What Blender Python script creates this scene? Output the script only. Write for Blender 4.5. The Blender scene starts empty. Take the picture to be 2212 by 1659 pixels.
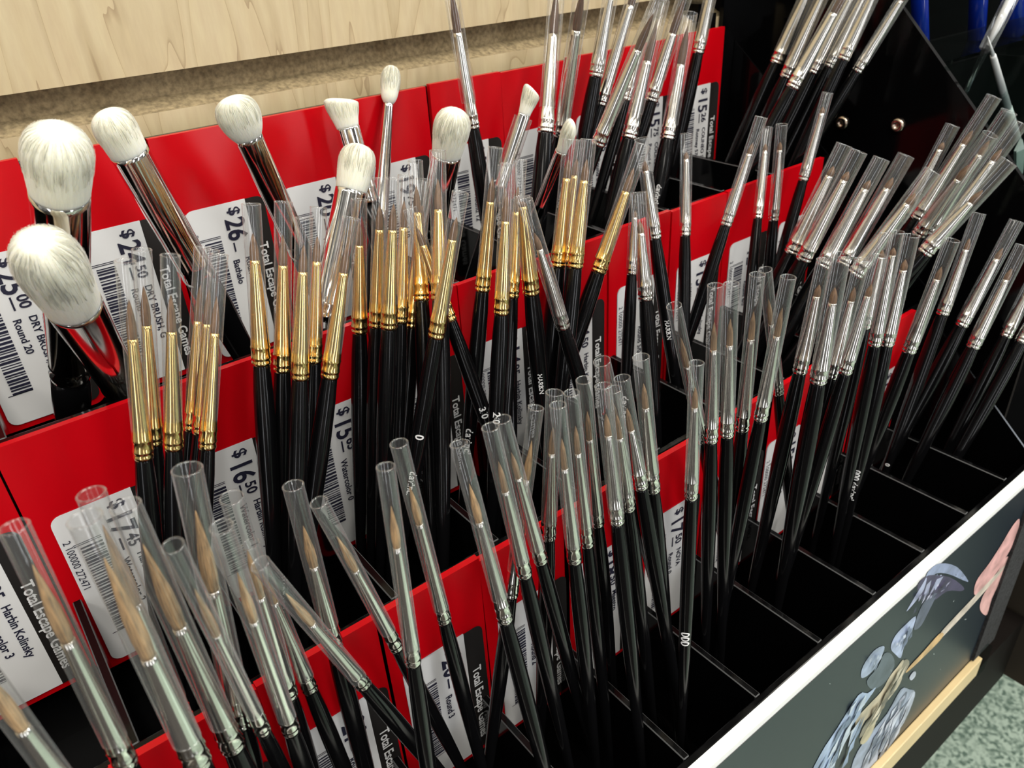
import bpy, math, random
from mathutils import Vector, Matrix
random.seed(7)
U = 0.11            # one layout unit in metres
Z0 = 1.5            # camera height above the carpet
scene = bpy.context.scene
C = scene.collection
# ---------------------------------------------------------------- camera
cam_d = bpy.data.cameras.new('camera'); cam = bpy.data.objects.new('camera', cam_d); C.objects.link(cam)
rx, ry, rz = (0.7882, -0.6131, -0.0527), (-0.3494, -0.3754, -0.8585), (0.5066, 0.6951, -0.5101)
right = Vector(rx); fwd = Vector((0.5066, 0.6951, -0.5101)).normalized()
CR = [[0.788221, -0.613135, -0.05265], [-0.349359, -0.375401, -0.8585], [0.506612, 0.695082, -0.510104]]
cam.matrix_world = Matrix(((CR[0][0], -CR[1][0], -CR[2][0], 0), (CR[0][1], -CR[1][1], -CR[2][1], 0), (CR[0][2], -CR[1][2], -CR[2][2], Z0), (0, 0, 0, 1)))
cam_d.sensor_width = 36.0
cam_d.lens = 1698.94 / 2212 * 36
cam_d.clip_start = 0.01; cam_d.clip_end = 50
cam_d.dof.use_dof = True; cam_d.dof.focus_distance = 0.30; cam_d.dof.aperture_fstop = 22
scene.camera = cam
# ---------------------------------------------------------------- view, world, lights
vs = scene.view_settings
vs.view_transform = 'Standard'; vs.look = 'None'; vs.gamma = 1.0; vs.use_curve_mapping = False
vs.exposure = 0.10
cy = scene.cycles
cy.use_denoising = True
cy.max_bounces = 12; cy.transparent_max_bounces = 64; cy.glossy_bounces = 6; cy.diffuse_bounces = 3
cy.sample_clamp_indirect = 6; cy.caustics_reflective = False; cy.caustics_refractive = False
w = bpy.data.worlds.new('shop_surroundings'); scene.world = w; w.use_nodes = True
nt = w.node_tree; nt.nodes.clear()
out = nt.nodes.new('ShaderNodeOutputWorld'); bg = nt.nodes.new('ShaderNodeBackground')
tc = nt.nodes.new('ShaderNodeTexCoord'); sp = nt.nodes.new('ShaderNodeSeparateXYZ'); cr = nt.nodes.new('ShaderNodeValToRGB')
nt.links.new(tc.outputs['Generated'], sp.inputs[0])
cr.color_ramp.elements[0].position = 0.0; cr.color_ramp.elements[0].color = (0.05, 0.048, 0.044, 1)
cr.color_ramp.elements[1].position = 0.85; cr.color_ramp.elements[1].color = (0.62, 0.60, 0.56, 1)
e = cr.color_ramp.elements.new(0.30); e.color = (0.11, 0.105, 0.10, 1)
e = cr.color_ramp.elements.new(0.5); e.color = (0.20, 0.195, 0.185, 1)
mr = nt.nodes.new('ShaderNodeMath'); mr.operation = 'MULTIPLY_ADD'; mr.inputs[1].default_value = 0.5; mr.inputs[2].default_value = 0.5
nt.links.new(sp.outputs['Z'], mr.inputs[0]); nt.links.new(mr.outputs[0], cr.inputs[0])
# goods on the shelves around: blocks of lighter and darker things
vo = nt.nodes.new('ShaderNodeTexVoronoi'); vo.inputs['Scale'].default_value = 5.0; nt.links.new(tc.outputs['Generated'], vo.inputs['Vector'])
vc = nt.nodes.new('ShaderNodeSeparateColor'); nt.links.new(vo.outputs['Color'], vc.inputs[0])
vp = nt.nodes.new('ShaderNodeMath'); vp.operation = 'POWER'; vp.inputs[1].default_value = 2.5; nt.links.new(vc.outputs[0], vp.inputs[0])
vm = nt.nodes.new('ShaderNodeMath'); vm.operation = 'MULTIPLY_ADD'; vm.inputs[1].default_value = 2.6; vm.inputs[2].default_value = 0.25; nt.links.new(vp.outputs[0], vm.inputs[0])
mm = nt.nodes.new('ShaderNodeVectorMath'); mm.operation = 'SCALE'; nt.links.new(cr.outputs[0], mm.inputs[0]); nt.links.new(vm.outputs[0], mm.inputs['Scale'])
nt.links.new(mm.outputs[0], bg.inputs[0]); bg.inputs[1].default_value = 0.62
nt.links.new(bg.outputs[0], out.inputs[0])

def area(name, loc, target, sx, sy, power, col):
    d = bpy.data.lights.new(name, 'AREA'); d.shape = 'RECTANGLE'; d.size = sx; d.size_y = sy; d.energy = power; d.color = col
    o = bpy.data.objects.new(name, d); C.objects.link(o); o.location = loc
    o.rotation_euler = (Vector(target) - Vector(loc)).to_track_quat('-Z', 'Y').to_euler()
    return o
TG = (0.2, 0.25, 1.3)
for lx, ly, lw in ((-1.1, -0.2, 13), (-0.2, -0.9, 17), (0.75, -0.35, 17), (1.7, -0.9, 17), (0.3, -2.2, 17), (1.9, -2.3, 13), (-1.3, -2.0, 12)):
    area('ceiling_light', (lx, ly, 3.0), (lx, ly + 0.001, 0), 0.32, 1.2, lw, (1.0, 0.955, 0.87))
area('window_and_streak_light', (3.2, -1.6, 2.3), TG, 0.5, 1.5, 18, (0.88, 0.94, 1.0))
for wx, wy, wp in ((1.35, -3.2, 15), (-0.55, -3.4, 12), (-2.4, -1.9, 9)):
    area('window_and_streak_light', (wx, wy, 1.25), (wx * 0.1, 0.3, 1.25), 0.34, 2.1, wp, (0.95, 0.97, 1.0))  # added light strips behind the camera, for vertical streaks on the ferrules

def spot(loc, target, power, deg, col):
    d = bpy.data.lights.new('added_floor_spot', 'SPOT'); d.energy = power; d.color = col; d.spot_size = math.radians(deg); d.spot_blend = 0.25; d.shadow_soft_size = 0.04
    o = bpy.data.objects.new('added_floor_spot', d); C.objects.link(o); o.location = loc
    o.rotation_euler = (Vector(target) - Vector(loc)).to_track_quat('-Z', 'Y').to_euler()
# added spots: bright floor patches that mirror as streaks in the brush metal
spot((0.75, -1.1, 3.0), (0.62, -0.75, 0), 420, 15, (1.0, 0.97, 0.92))
spot((1.6, -1.5, 3.0), (1.45, -1.1, 0), 420, 14, (0.92, 0.96, 1.0))
spot((-0.9, -1.3, 3.0), (-0.75, -0.9, 0), 380, 13, (1.0, 0.95, 0.86))

# ---------------------------------------------------------------- materials
def nodes(name):
    m = bpy.data.materials.new(name); m.use_nodes = True
    return m, m.node_tree, m.node_tree.nodes['Principled BSDF']
def mat(name, col, rough=0.5, metal=0.0, spec=0.5, coat=0.0, noise=None, bump=None, stretch=(1, 1, 1)):
    """noise=(scale, dark, light multiplier) varies the colour, bump=(scale, strength)"""
    m, t, b = nodes(name)
    b.inputs['Base Color'].default_value = (*col, 1); b.inputs['Roughness'].default_value = rough
    b.inputs['Metallic'].default_value = metal; b.inputs['Specular IOR Level'].default_value = spec
    b.inputs['Coat Weight'].default_value = coat; b.inputs['Coat Roughness'].default_value = 0.04
    if noise or bump:
        tcn = t.nodes.new('ShaderNodeTexCoord'); mp = t.nodes.new('ShaderNodeMapping'); mp.inputs['Scale'].default_value = stretch
        t.links.new(tcn.outputs['Object'], mp.inputs[0])
    if noise:
        n = t.nodes.new('ShaderNodeTexNoise'); n.inputs['Scale'].default_value = noise[0]; n.inputs['Detail'].default_value = 6
        t.links.new(mp.outputs[0], n.inputs['Vector'])
        r = t.nodes.new('ShaderNodeValToRGB'); r.color_ramp.elements[0].position = 0.3; r.color_ramp.elements[1].position = 0.7
        r.color_ramp.elements[0].color = (*[min(1, c * noise[1]) for c in col], 1)
        r.color_ramp.elements[1].color = (*[min(1, c * noise[2]) for c in col], 1)
        t.links.new(n.outputs['Fac'], r.inputs[0]); t.links.new(r.outputs[0], b.inputs['Base Color'])
    if bump:
        n2 = t.nodes.new('ShaderNodeTexNoise'); n2.inputs['Scale'].default_value = bump[0]; n2.inputs['Detail'].default_value = 4
        t.links.new(mp.outputs[0], n2.inputs['Vector'])
        bp = t.nodes.new('ShaderNodeBump'); bp.inputs['Strength'].default_value = bump[1]; bp.inputs['Distance'].default_value = 0.0005
        t.links.new(n2.outputs['Fac'], bp.inputs['Height']); t.links.new(bp.outputs[0], b.inputs['Normal'])
    return m
def clear_mat(name, tint, base, edge, rough=0.06):
    m = bpy.data.materials.new(name); m.use_nodes = True; t = m.node_tree; t.nodes.clear()
    o = t.nodes.new('ShaderNodeOutputMaterial'); tr = t.nodes.new('ShaderNodeBsdfTransparent'); gl = t.nodes.new('ShaderNodeBsdfGlossy')
    df = t.nodes.new('ShaderNodeBsdfDiffuse'); df.inputs[0].default_value = (0.8, 0.82, 0.82, 1)
    tr.inputs[0].default_value = (*tint, 1); gl.inputs['Roughness'].default_value = rough; gl.inputs[0].default_value = (1, 1, 1, 1)
    lw = t.nodes.new('ShaderNodeLayerWeight'); lw.inputs[0].default_value = 0.5
    pw = t.nodes.new('ShaderNodeMath'); pw.operation = 'POWER'; pw.inputs[1].default_value = 3.0
    ml = t.nodes.new('ShaderNodeMath'); ml.operation = 'MULTIPLY_ADD'; ml.inputs[1].default_value = edge; ml.inputs[2].default_value = base
    t.links.new(lw.outputs['Facing'], pw.inputs[0]); t.links.new(pw.outputs[0], ml.inputs[0])
    mg = t.nodes.new('ShaderNodeMixShader'); mg.inputs[0].default_value = 0.28
    t.links.new(gl.outputs[0], mg.inputs[1]); t.links.new(df.outputs[0], mg.inputs[2])
    mx = t.nodes.new('ShaderNodeMixShader'); t.links.new(ml.outputs[0], mx.inputs[0])
    t.links.new(tr.outputs[0], mx.inputs[1]); t.links.new(mg.outputs[0], mx.inputs[2]); t.links.new(mx.outputs[0], o.inputs[0])
    return m
M = {}
M['cap'] = clear_mat('clear_plastic', (0.95, 0.95, 0.95), 0.10, 0.85, 0.10)
M['acrylic'] = clear_mat('clear_acrylic', (0.72, 0.78, 0.76), 0.003, 0.012)
M['gold'] = mat('gold_metal', (1.0, 0.74, 0.30), 0.17, 1.0)
M['silver'] = mat('nickel_metal', (0.86, 0.83, 0.77), 0.15, 1.0)
M['chrome'] = mat('chrome_metal', (0.86, 0.84, 0.80), 0.10, 1.0)
M['handle'] = mat('black_lacquer', (0.003, 0.003, 0.0034), 0.15, 0, 0.34)
M['tan'] = mat('tan_hair', (0.40, 0.245, 0.11), 0.55, noise=(300, 0.4, 1.5), bump=(500, 0.6), stretch=(6, 6, 0.35))
M['umber'] = mat('umber_hair', (0.25, 0.155, 0.08), 0.55, noise=(300, 0.4, 1.5), bump=(500, 0.6), stretch=(6, 6, 0.35))
M['brown'] = mat('brown_hair', (0.11, 0.055, 0.028), 0.5, noise=(260, 0.5, 1.5), bump=(500, 0.6), stretch=(6, 6, 0.35))
M['ginger'] = mat('ginger_hair', (0.20, 0.11, 0.055), 0.5, noise=(260, 0.5, 1.5), bump=(500, 0.6), stretch=(6, 6, 0.35))
M['goat'] = mat('white_goat_hair', (0.93, 0.915, 0.77), 0.9, spec=0.0, noise=(260, 0.93, 1.04), bump=(420, 0.35), stretch=(5, 5, 0.5))
_g = M['goat'].node_tree.nodes['Principled BSDF']; _g.inputs['Subsurface Weight'].default_value = 0.7; _g.inputs['Subsurface Radius'].default_value = (1.0, 0.9, 0.7); _g.inputs['Subsurface Scale'].default_value = 0.004
M['black'] = mat('black_acrylic', (0.002, 0.002, 0.0022), 0.10, 0, 0.18)
M['lit_cut_edge'] = mat('lit_cut_acrylic_edge', (0.085, 0.088, 0.09), 0.5)  # cut edges, with the light they catch put into the paler grey
M['red'] = mat('red_plastic', (0.58, 0.001, 0.006), 0.26, 0, 0.32, bump=(60, 0.15))
M['paper'] = mat('white_sticker_paper', (0.80, 0.80, 0.80), 0.6)
M['band'] = mat('black_sticker_band', (0.012, 0.010, 0.009), 0.5)
M['ink'] = mat('navy_ink', (0.012, 0.012, 0.035), 0.6)
M['white_ink'] = mat('white_ink', (0.85, 0.85, 0.85), 0.5)
M['foam'] = mat('white_foam_board', (0.88, 0.89, 0.87), 0.5)
M['lip'] = mat('cream_ledge_plastic', (0.72, 0.56, 0.30), 0.4, noise=(30, 0.92, 1.06))
M['dark'] = mat('dark_laminate', (0.006, 0.004, 0.003), 0.7, 0, 0.15)
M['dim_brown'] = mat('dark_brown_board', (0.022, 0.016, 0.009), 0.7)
M['velcro'] = mat('black_fuzzy_tape', (0.012, 0.012, 0.013), 0.9, bump=(900, 1.0), noise=(700, 0.2, 3.0))
M['blue'] = mat('blue_translucent_plastic', (0.003, 0.018, 0.22), 0.12, 0, 0.6)
M['white_plastic'] = mat('white_plastic', (0.78, 0.80, 0.80), 0.25)
M['screw'] = mat('screw_metal', (0.75, 0.62, 0.5), 0.25, 1.0)

def wood_mat():
    m, t, b = nodes('maple_laminate')
    tcn = t.nodes.new('ShaderNodeTexCoord'); mp = t.nodes.new('ShaderNodeMapping'); mp.inputs['Scale'].default_value = (1.0, 1.0, 0.16)
    mp.inputs['Rotation'].default_value = (0, 0.10, 0)
    t.links.new(tcn.outputs['Object'], mp.inputs[0])
    wv = t.nodes.new('ShaderNodeTexNoise'); wv.inputs['Scale'].default_value = 26; wv.inputs['Detail'].default_value = 3; wv.inputs['Distortion'].default_value = 0.6
    t.links.new(mp.outputs[0], wv.inputs['Vector'])
    ml = t.nodes.new('ShaderNodeMath'); ml.operation = 'MULTIPLY'; ml.inputs[1].default_value = 9.0
    fr = t.nodes.new('ShaderNodeMath'); fr.operation = 'FRACT'
    t.links.new(wv.outputs['Fac'], ml.inputs[0]); t.links.new(ml.outputs[0], fr.inputs[0])
    r = t.nodes.new('ShaderNodeValToRGB'); cs = r.color_ramp
    cs.elements[0].position = 0.0; cs.elements[0].color = (0.40, 0.29, 0.16, 1)
    cs.elements[1].position = 1.0; cs.elements[1].color = (0.58, 0.46, 0.27, 1)
    a = cs.elements.new(0.05); a.color = (0.53, 0.415, 0.24, 1); a = cs.elements.new(0.5); a.color = (0.60, 0.485, 0.295, 1)
    t.links.new(fr.outputs[0], r.inputs[0])
    n2 = t.nodes.new('ShaderNodeTexNoise'); n2.inputs['Scale'].default_value = 420; n2.inputs['Detail'].default_value = 3
    t.links.new(mp.outputs[0], n2.inputs['Vector'])
    mx = t.nodes.new('ShaderNodeMix'); mx.data_type = 'RGBA'; mx.blend_type = 'OVERLAY'; mx.inputs[0].default_value = 0.16
    t.links.new(r.outputs[0], mx.inputs[6]); t.links.new(n2.outputs['Fac'], mx.inputs[7]); t.links.new(mx.outputs[2], b.inputs['Base Color'])
    b.inputs['Roughness'].default_value = 0.42
    return m
M['wood'] = wood_mat()
M['mdf'] = mat('raw_fibreboard', (0.33, 0.255, 0.145), 0.85, noise=(420, 0.6, 1.35), bump=(700, 1.0))
M['mdf'].node_tree.nodes['Principled BSDF'].inputs['Specular IOR Level'].default_value = 0.2
def carpet_mat():
    m, t, b = nodes('mottled_green_carpet')
    tcn = t.nodes.new('ShaderNodeTexCoord'); v = t.nodes.new('ShaderNodeTexVoronoi'); v.inputs['Scale'].default_value = 150
    n = t.nodes.new('ShaderNodeTexNoise'); n.inputs['Scale'].default_value = 110; n.inputs['Detail'].default_value = 5
    t.links.new(tcn.outputs['Object'], v.inputs['Vector']); t.links.new(tcn.outputs['Object'], n.inputs['Vector'])
    ad = t.nodes.new('ShaderNodeMath'); ad.operation = 'ADD'; sx = t.nodes.new('ShaderNodeSeparateColor')
    t.links.new(v.outputs['Color'], sx.inputs[0]); t.links.new(sx.outputs[0], ad.inputs[0]); t.links.new(n.outputs['Fac'], ad.inputs[1])
    r = t.nodes.new('ShaderNodeValToRGB'); r.color_ramp.elements[0].position = 0.45; r.color_ramp.elements[0].color = (0.13, 0.20, 0.155, 1)
    r.color_ramp.elements[1].position = 1.35 / 1.5; r.color_ramp.elements[1].color = (0.50, 0.62, 0.51, 1)
    hm = t.nodes.new('ShaderNodeMath'); hm.operation = 'MULTIPLY'; hm.inputs[1].default_value = 0.72
    t.links.new(ad.outputs[0], hm.inputs[0]); t.links.new(hm.outputs[0], r.inputs[0]); t.links.new(r.outputs[0], b.inputs['Base Color'])
    b.inputs['Roughness'].default_value = 0.95
    return m
M['carpet'] = carpet_mat()
def print_mat():
    m, t, b = nodes('printed_backdrop')
    tcn = t.nodes.new('ShaderNodeTexCoord'); sp = t.nodes.new('ShaderNodeSeparateXYZ'); t.links.new(tcn.outputs['Object'], sp.inputs[0])
    n = t.nodes.new('ShaderNodeTexNoise'); n.inputs['Scale'].default_value = 16; n.inputs['Detail'].default_value = 5
    t.links.new(tcn.outputs['Object'], n.inputs['Vector'])
    # x and z measured from the picture's own corner: the night part lies to the right
    a = t.nodes.new('ShaderNodeMath'); a.operation = 'MULTIPLY_ADD'; a.inputs[1].default_value = 9.0; a.inputs[2].default_value = -2.45
    t.links.new(sp.outputs['X'], a.inputs[0])
    z = t.nodes.new('ShaderNodeMath'); z.operation = 'MULTIPLY_ADD'; z.inputs[1].default_value = 5.0
    t.links.new(sp.outputs['Z'], z.inputs[0]); t.links.new(a.outputs[0], z.inputs[2])
    s = t.nodes.new('ShaderNodeMath'); s.operation = 'MULTIPLY_ADD'; s.inputs[1].default_value = 1.1; t.links.new(n.outputs['Fac'], s.inputs[0]); t.links.new(z.outputs[0], s.inputs[2])
    r = t.nodes.new('ShaderNodeValToRGB'); e0, e1 = r.color_ramp.elements
    e0.position = 0.35; e0.color = (0.27, 0.36, 0.345, 1); e1.position = 0.95; e1.color = (0.006, 0.012, 0.022, 1)
    q = r.color_ramp.elements.new(0.6); q.color = (0.12, 0.17, 0.18, 1)
    t.links.new(s.outputs[0], r.inputs[0]); t.links.new(r.outputs[0], b.inputs['Base Color']); b.inputs['Roughness'].default_value = 0.35
    return m
M['print'] = print_mat()
_flat = {}
def flat(col):
    k = tuple(col)
    if k not in _flat:
        _flat[k] = mat('printed_colour', k, 0.38, noise=(90, 0.6, 1.3))
    return _flat[k]

# ---------------------------------------------------------------- mesh helpers
def W(x, y, z): return Vector((x * U, y * U, z * U + Z0))
def link(name, verts, faces, m, parent=None, smooth=False, loc=None):
    me = bpy.data.meshes.new(name); me.from_pydata([tuple(v) for v in verts], [], faces); me.update()
    if m: me.materials.append(m)
    if smooth: me.polygons.foreach_set('use_smooth', [True] * len(me.polygons))
    o = bpy.data.objects.new(name, me); C.objects.link(o)
    if parent: o.parent = parent
    if loc is not None: o.location = loc
    return o
def tag(o, label=None, cat=None, group=None, kind=None):
    if label: o['label'] = label
    if cat: o['category'] = cat
    if group: o['group'] = group
    if kind: o['kind'] = kind
    return o
def empty(name, loc, label, cat, group=None):
    o = bpy.data.objects.new(name, None); C.objects.link(o); o.location = loc; o.empty_display_size = 0.01
    return tag(o, label, cat, group)
def box_vf(x0, x1, y0, y1, z0, z1, V=None, F=None):
    V = V if V is not None else []; F = F if F is not None else []
    n = len(V)
    V += [(x, y, z) for z in (z0, z1) for y in (y0, y1) for x in (x0, x1)]
    F += [tuple(n + i for i in f) for f in ((0, 2, 3, 1), (4, 5, 7, 6), (0, 1, 5, 4), (2, 6, 7, 3), (0, 4, 6, 2), (1, 3, 7, 5))]
    return V, F
def ubox(name, b, m, parent=None, origin=Vector((0, 0, 0)), bevel=0.0):
    """box given in layout units; vertices relative to origin (metres)"""
    x0, x1, y0, y1, z0, z1 = b
    V, F = box_vf(x0 * U, x1 * U, y0 * U, y1 * U, z0 * U + Z0, z1 * U + Z0)
    c = Vector(((x0 + x1) / 2 * U, (y0 + y1) / 2 * U, z0 * U + Z0)) if parent is None else origin
    V = [Vector(v) - c for v in V]
    o = link(name, V, F, m, parent, loc=c if parent is None else None)
    if bevel:
        md = o.modifiers.new('bevel', 'BEVEL'); md.width = bevel; md.segments = 2
    return o
def lathe_vf(prof, n=20, close0=True, close1=True, ell=1.0, V=None, F=None):
    """prof: (radius, height) from bottom to top"""
    V = V if V is not None else []; F = F if F is not None else []
    s = len(V)
    for r, z in prof:
        for k in range(n):
            a = 2 * math.pi * k / n; V.append((r * math.cos(a) * (ell(z) if callable(ell) else ell), r * math.sin(a), z))
    for i in range(len(prof) - 1):
        for k in range(n):
            a, b = s + i * n + k, s + i * n + (k + 1) % n
            F.append((a, b, b + n, a + n))
    if close0: F.append(tuple(s + k for k in reversed(range(n))))
    if close1: F.append(tuple(s + (len(prof) - 1) * n + k for k in range(n)))
    return V, F
def lathe(name, prof, m, parent, n=20, ell=1.0, c0=True, c1=True):
    V, F = lathe_vf(prof, n, c0, c1, ell)
    return link(name, V, F, m, parent, True)
# letters: Blender's own font turned into flat mesh, cached per string
_txt = {}
def text_vf(s, bold=False):
    if (s, bold) in _txt: return _txt[(s, bold)]
    cu = bpy.data.curves.new('t', 'FONT'); cu.body = s; cu.size = 1.0; cu.resolution_u = 3
    if bold: cu.offset = 0.022
    o = bpy.data.objects.new('t', cu); C.objects.link(o)
    dg = bpy.context.evaluated_depsgraph_get(); me = o.evaluated_get(dg).to_mesh()
    V = [v.co.copy() for v in me.vertices]; F = [tuple(p.vertices) for p in me.polygons]
    o.evaluated_get(dg).to_mesh_clear(); bpy.data.objects.remove(o); bpy.data.curves.remove(cu)
    _txt[(s, bold)] = (V, F); return V, F
def add_text(V, F, s, ox, oy, size, sx=1.0, bold=False):
    tv, tf = text_vf(s, bold); n = len(V)
    V += [(ox + v.x * size * sx, oy + v.y * size, 0.0) for v in tv]; F += [tuple(n + i for i in f) for f in tf]
    return max([v.x for v in tv] + [0]) * size * sx
def add_rect(V, F, x0, y0, x1, y1):
    n = len(V); V += [(x0, y0, 0), (x1, y0, 0), (x1, y1, 0), (x0, y1, 0)]; F.append((n, n + 1, n + 2, n + 3))

# ---------------------------------------------------------------- the wall and the floor
tag(link('floor', [(0.06, -3, 0), (4, -3, 0), (4, 2, 0), (0.06, 2, 0)], [(0, 1, 2, 3)], M['carpet']), kind='structure')
tag(link('floor', [(-3, -3, 0), (-0.45, -3, 0), (-0.45, 2, 0), (-3, 2, 0)], [(0, 1, 2, 3)], M['dim_brown']), kind='structure')  # added dark floor, out of view, to darken one side of ferrule reflections
tag(link('floor', [(-0.45, -3, 0), (0.06, -3, 0), (0.06, 2, 0), (-0.45, 2, 0)], [(0, 1, 2, 3)], M['dim_brown']), kind='structure')  # added too: unseen dark strip under the camera for the same reflections
# slatwall board with one T-slot groove; the outline is swept along x
YW = 3.43; D = 0.10
prof = [(YW, -24.0), (YW, -0.592), (YW + 0.02, -0.588), (YW + D, -0.55), (YW + D, -0.415), (YW + 0.035, -0.415), (YW + 0.035, -0.449), (YW, -0.449), (YW, 5.0), (YW + 0.45, 5.0), (YW + 0.45, -24.0)]
def sweep(name, pr, x0, x1, mats, fm):
    V = [W(x, y, z) for x in (x0, x1) for y, z in pr]; n = len(pr)
    F = [(i, (i + 1) % n, n + (i + 1) % n, n + i) for i in range(n)] + [tuple(reversed(range(n))), tuple(range(n, 2 * n))]
    o = link(name, V, F, None)
    for mm in mats: o.data.materials.append(mm)
    for i, p in enumerate(o.data.polygons): p.material_index = fm.get(i, 0)
    o.data.validate(); return o
wl = sweep('wall_back', prof, -14, 4.30, [M['wood'], M['mdf']], {1: 1, 2: 1, 3: 1, 4: 1, 5: 1, 6: 1})
tag(wl, kind='structure')
tag(ubox('wall_right', (4.32, 26, YW + 0.02, YW + 0.45, -24, 5), M['dark']), kind='structure')

# ---------------------------------------------------------------- the black tiered rack
XL, XR = -0.965, 4.22
Y = [3.28, 2.52, 1.76, 1.03]; TOP = [-0.65, -1.28, -1.92, -2.585]; FLR = [-1.97, -2.5, -3.15]
O = W(1.6, 2.2, -3.3)
rack = empty('brush_rack', O, 'black acrylic three-tier brush rack with red cards hung on the wooden slatwall', 'display rack')
T = 0.028
for i in range(4):
    bot = FLR[i] if i < 3 else FLR[2]
    if i < 3: ubox('tier_wall', (XL, XR, Y[i], Y[i] + T, bot - T, TOP[i]), M['black'], rack, O, 0.0005)
    else: ubox('front_wall', (XL, XR, Y[i], Y[i] + T, bot - T, TOP[i]), M['black'], rack, O, 0.0005)
for i in range(3):
    ubox('tier_floor', (XL, XR, Y[i + 1] + T, Y[i], FLR[i] - T, FLR[i]), M['black'], rack, O)
bnd = {0: [4.13 - 0.42 * k for k in range(1, 12) if k not in (7, 8, 9)], 1: [4.13 - 0.42 * k for k in range(1, 12)], 2: [-0.565 + 0.4 * k for k in range(12)]}
for i in range(3):
    for x in bnd[i]:
        dv = ubox('divider', (x - T / 2, x + T / 2, Y[i + 1] + T, Y[i], FLR[i], TOP[i + 1]), M['black'], rack, O, 0.0004)
        dv.data.materials.append(M['lit_cut_edge']); dv.modifiers['bevel'].material = 1; dv.modifiers['bevel'].segments = 1
def side_panel(x, T=0.012, name='side_panel'):
    pr = [(1.03, -3.2), (1.03, -2.70), (1.315, -2.45), (1.76, -2.06), (1.79, -1.92), (2.52, -1.40), (2.55, -1.28), (3.28, -0.72), (3.31, -0.65), (3.33, -0.65), (3.33, -3.2)]
    V = [W(xx, y, z) - O for xx in (x, x + T) for y, z in pr]; n = len(pr)
    F = [(i, (i + 1) % n, n + (i + 1) % n, n + i) for i in range(n)] + [tuple(reversed(range(n))), tuple(range(n, 2 * n))]
    return link(name, V, F, M['black'], rack)
side_panel(XL - 0.012); side_panel(XR)
# wall hook behind the right end of the rack's back panel
V, F = [], []
for b in ((4.03, 4.07, 3.31, 3.40, -0.72, -0.55), (4.00, 4.10, 3.39, 3.53, -0.60, -0.50)):
    box_vf(b[0] * U, b[1] * U, b[2] * U, b[3] * U, b[4] * U + Z0, b[5] * U + Z0, V, F)
link('wall_hook', [Vector(v) - O for v in V], F, M['black'], rack)

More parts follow.
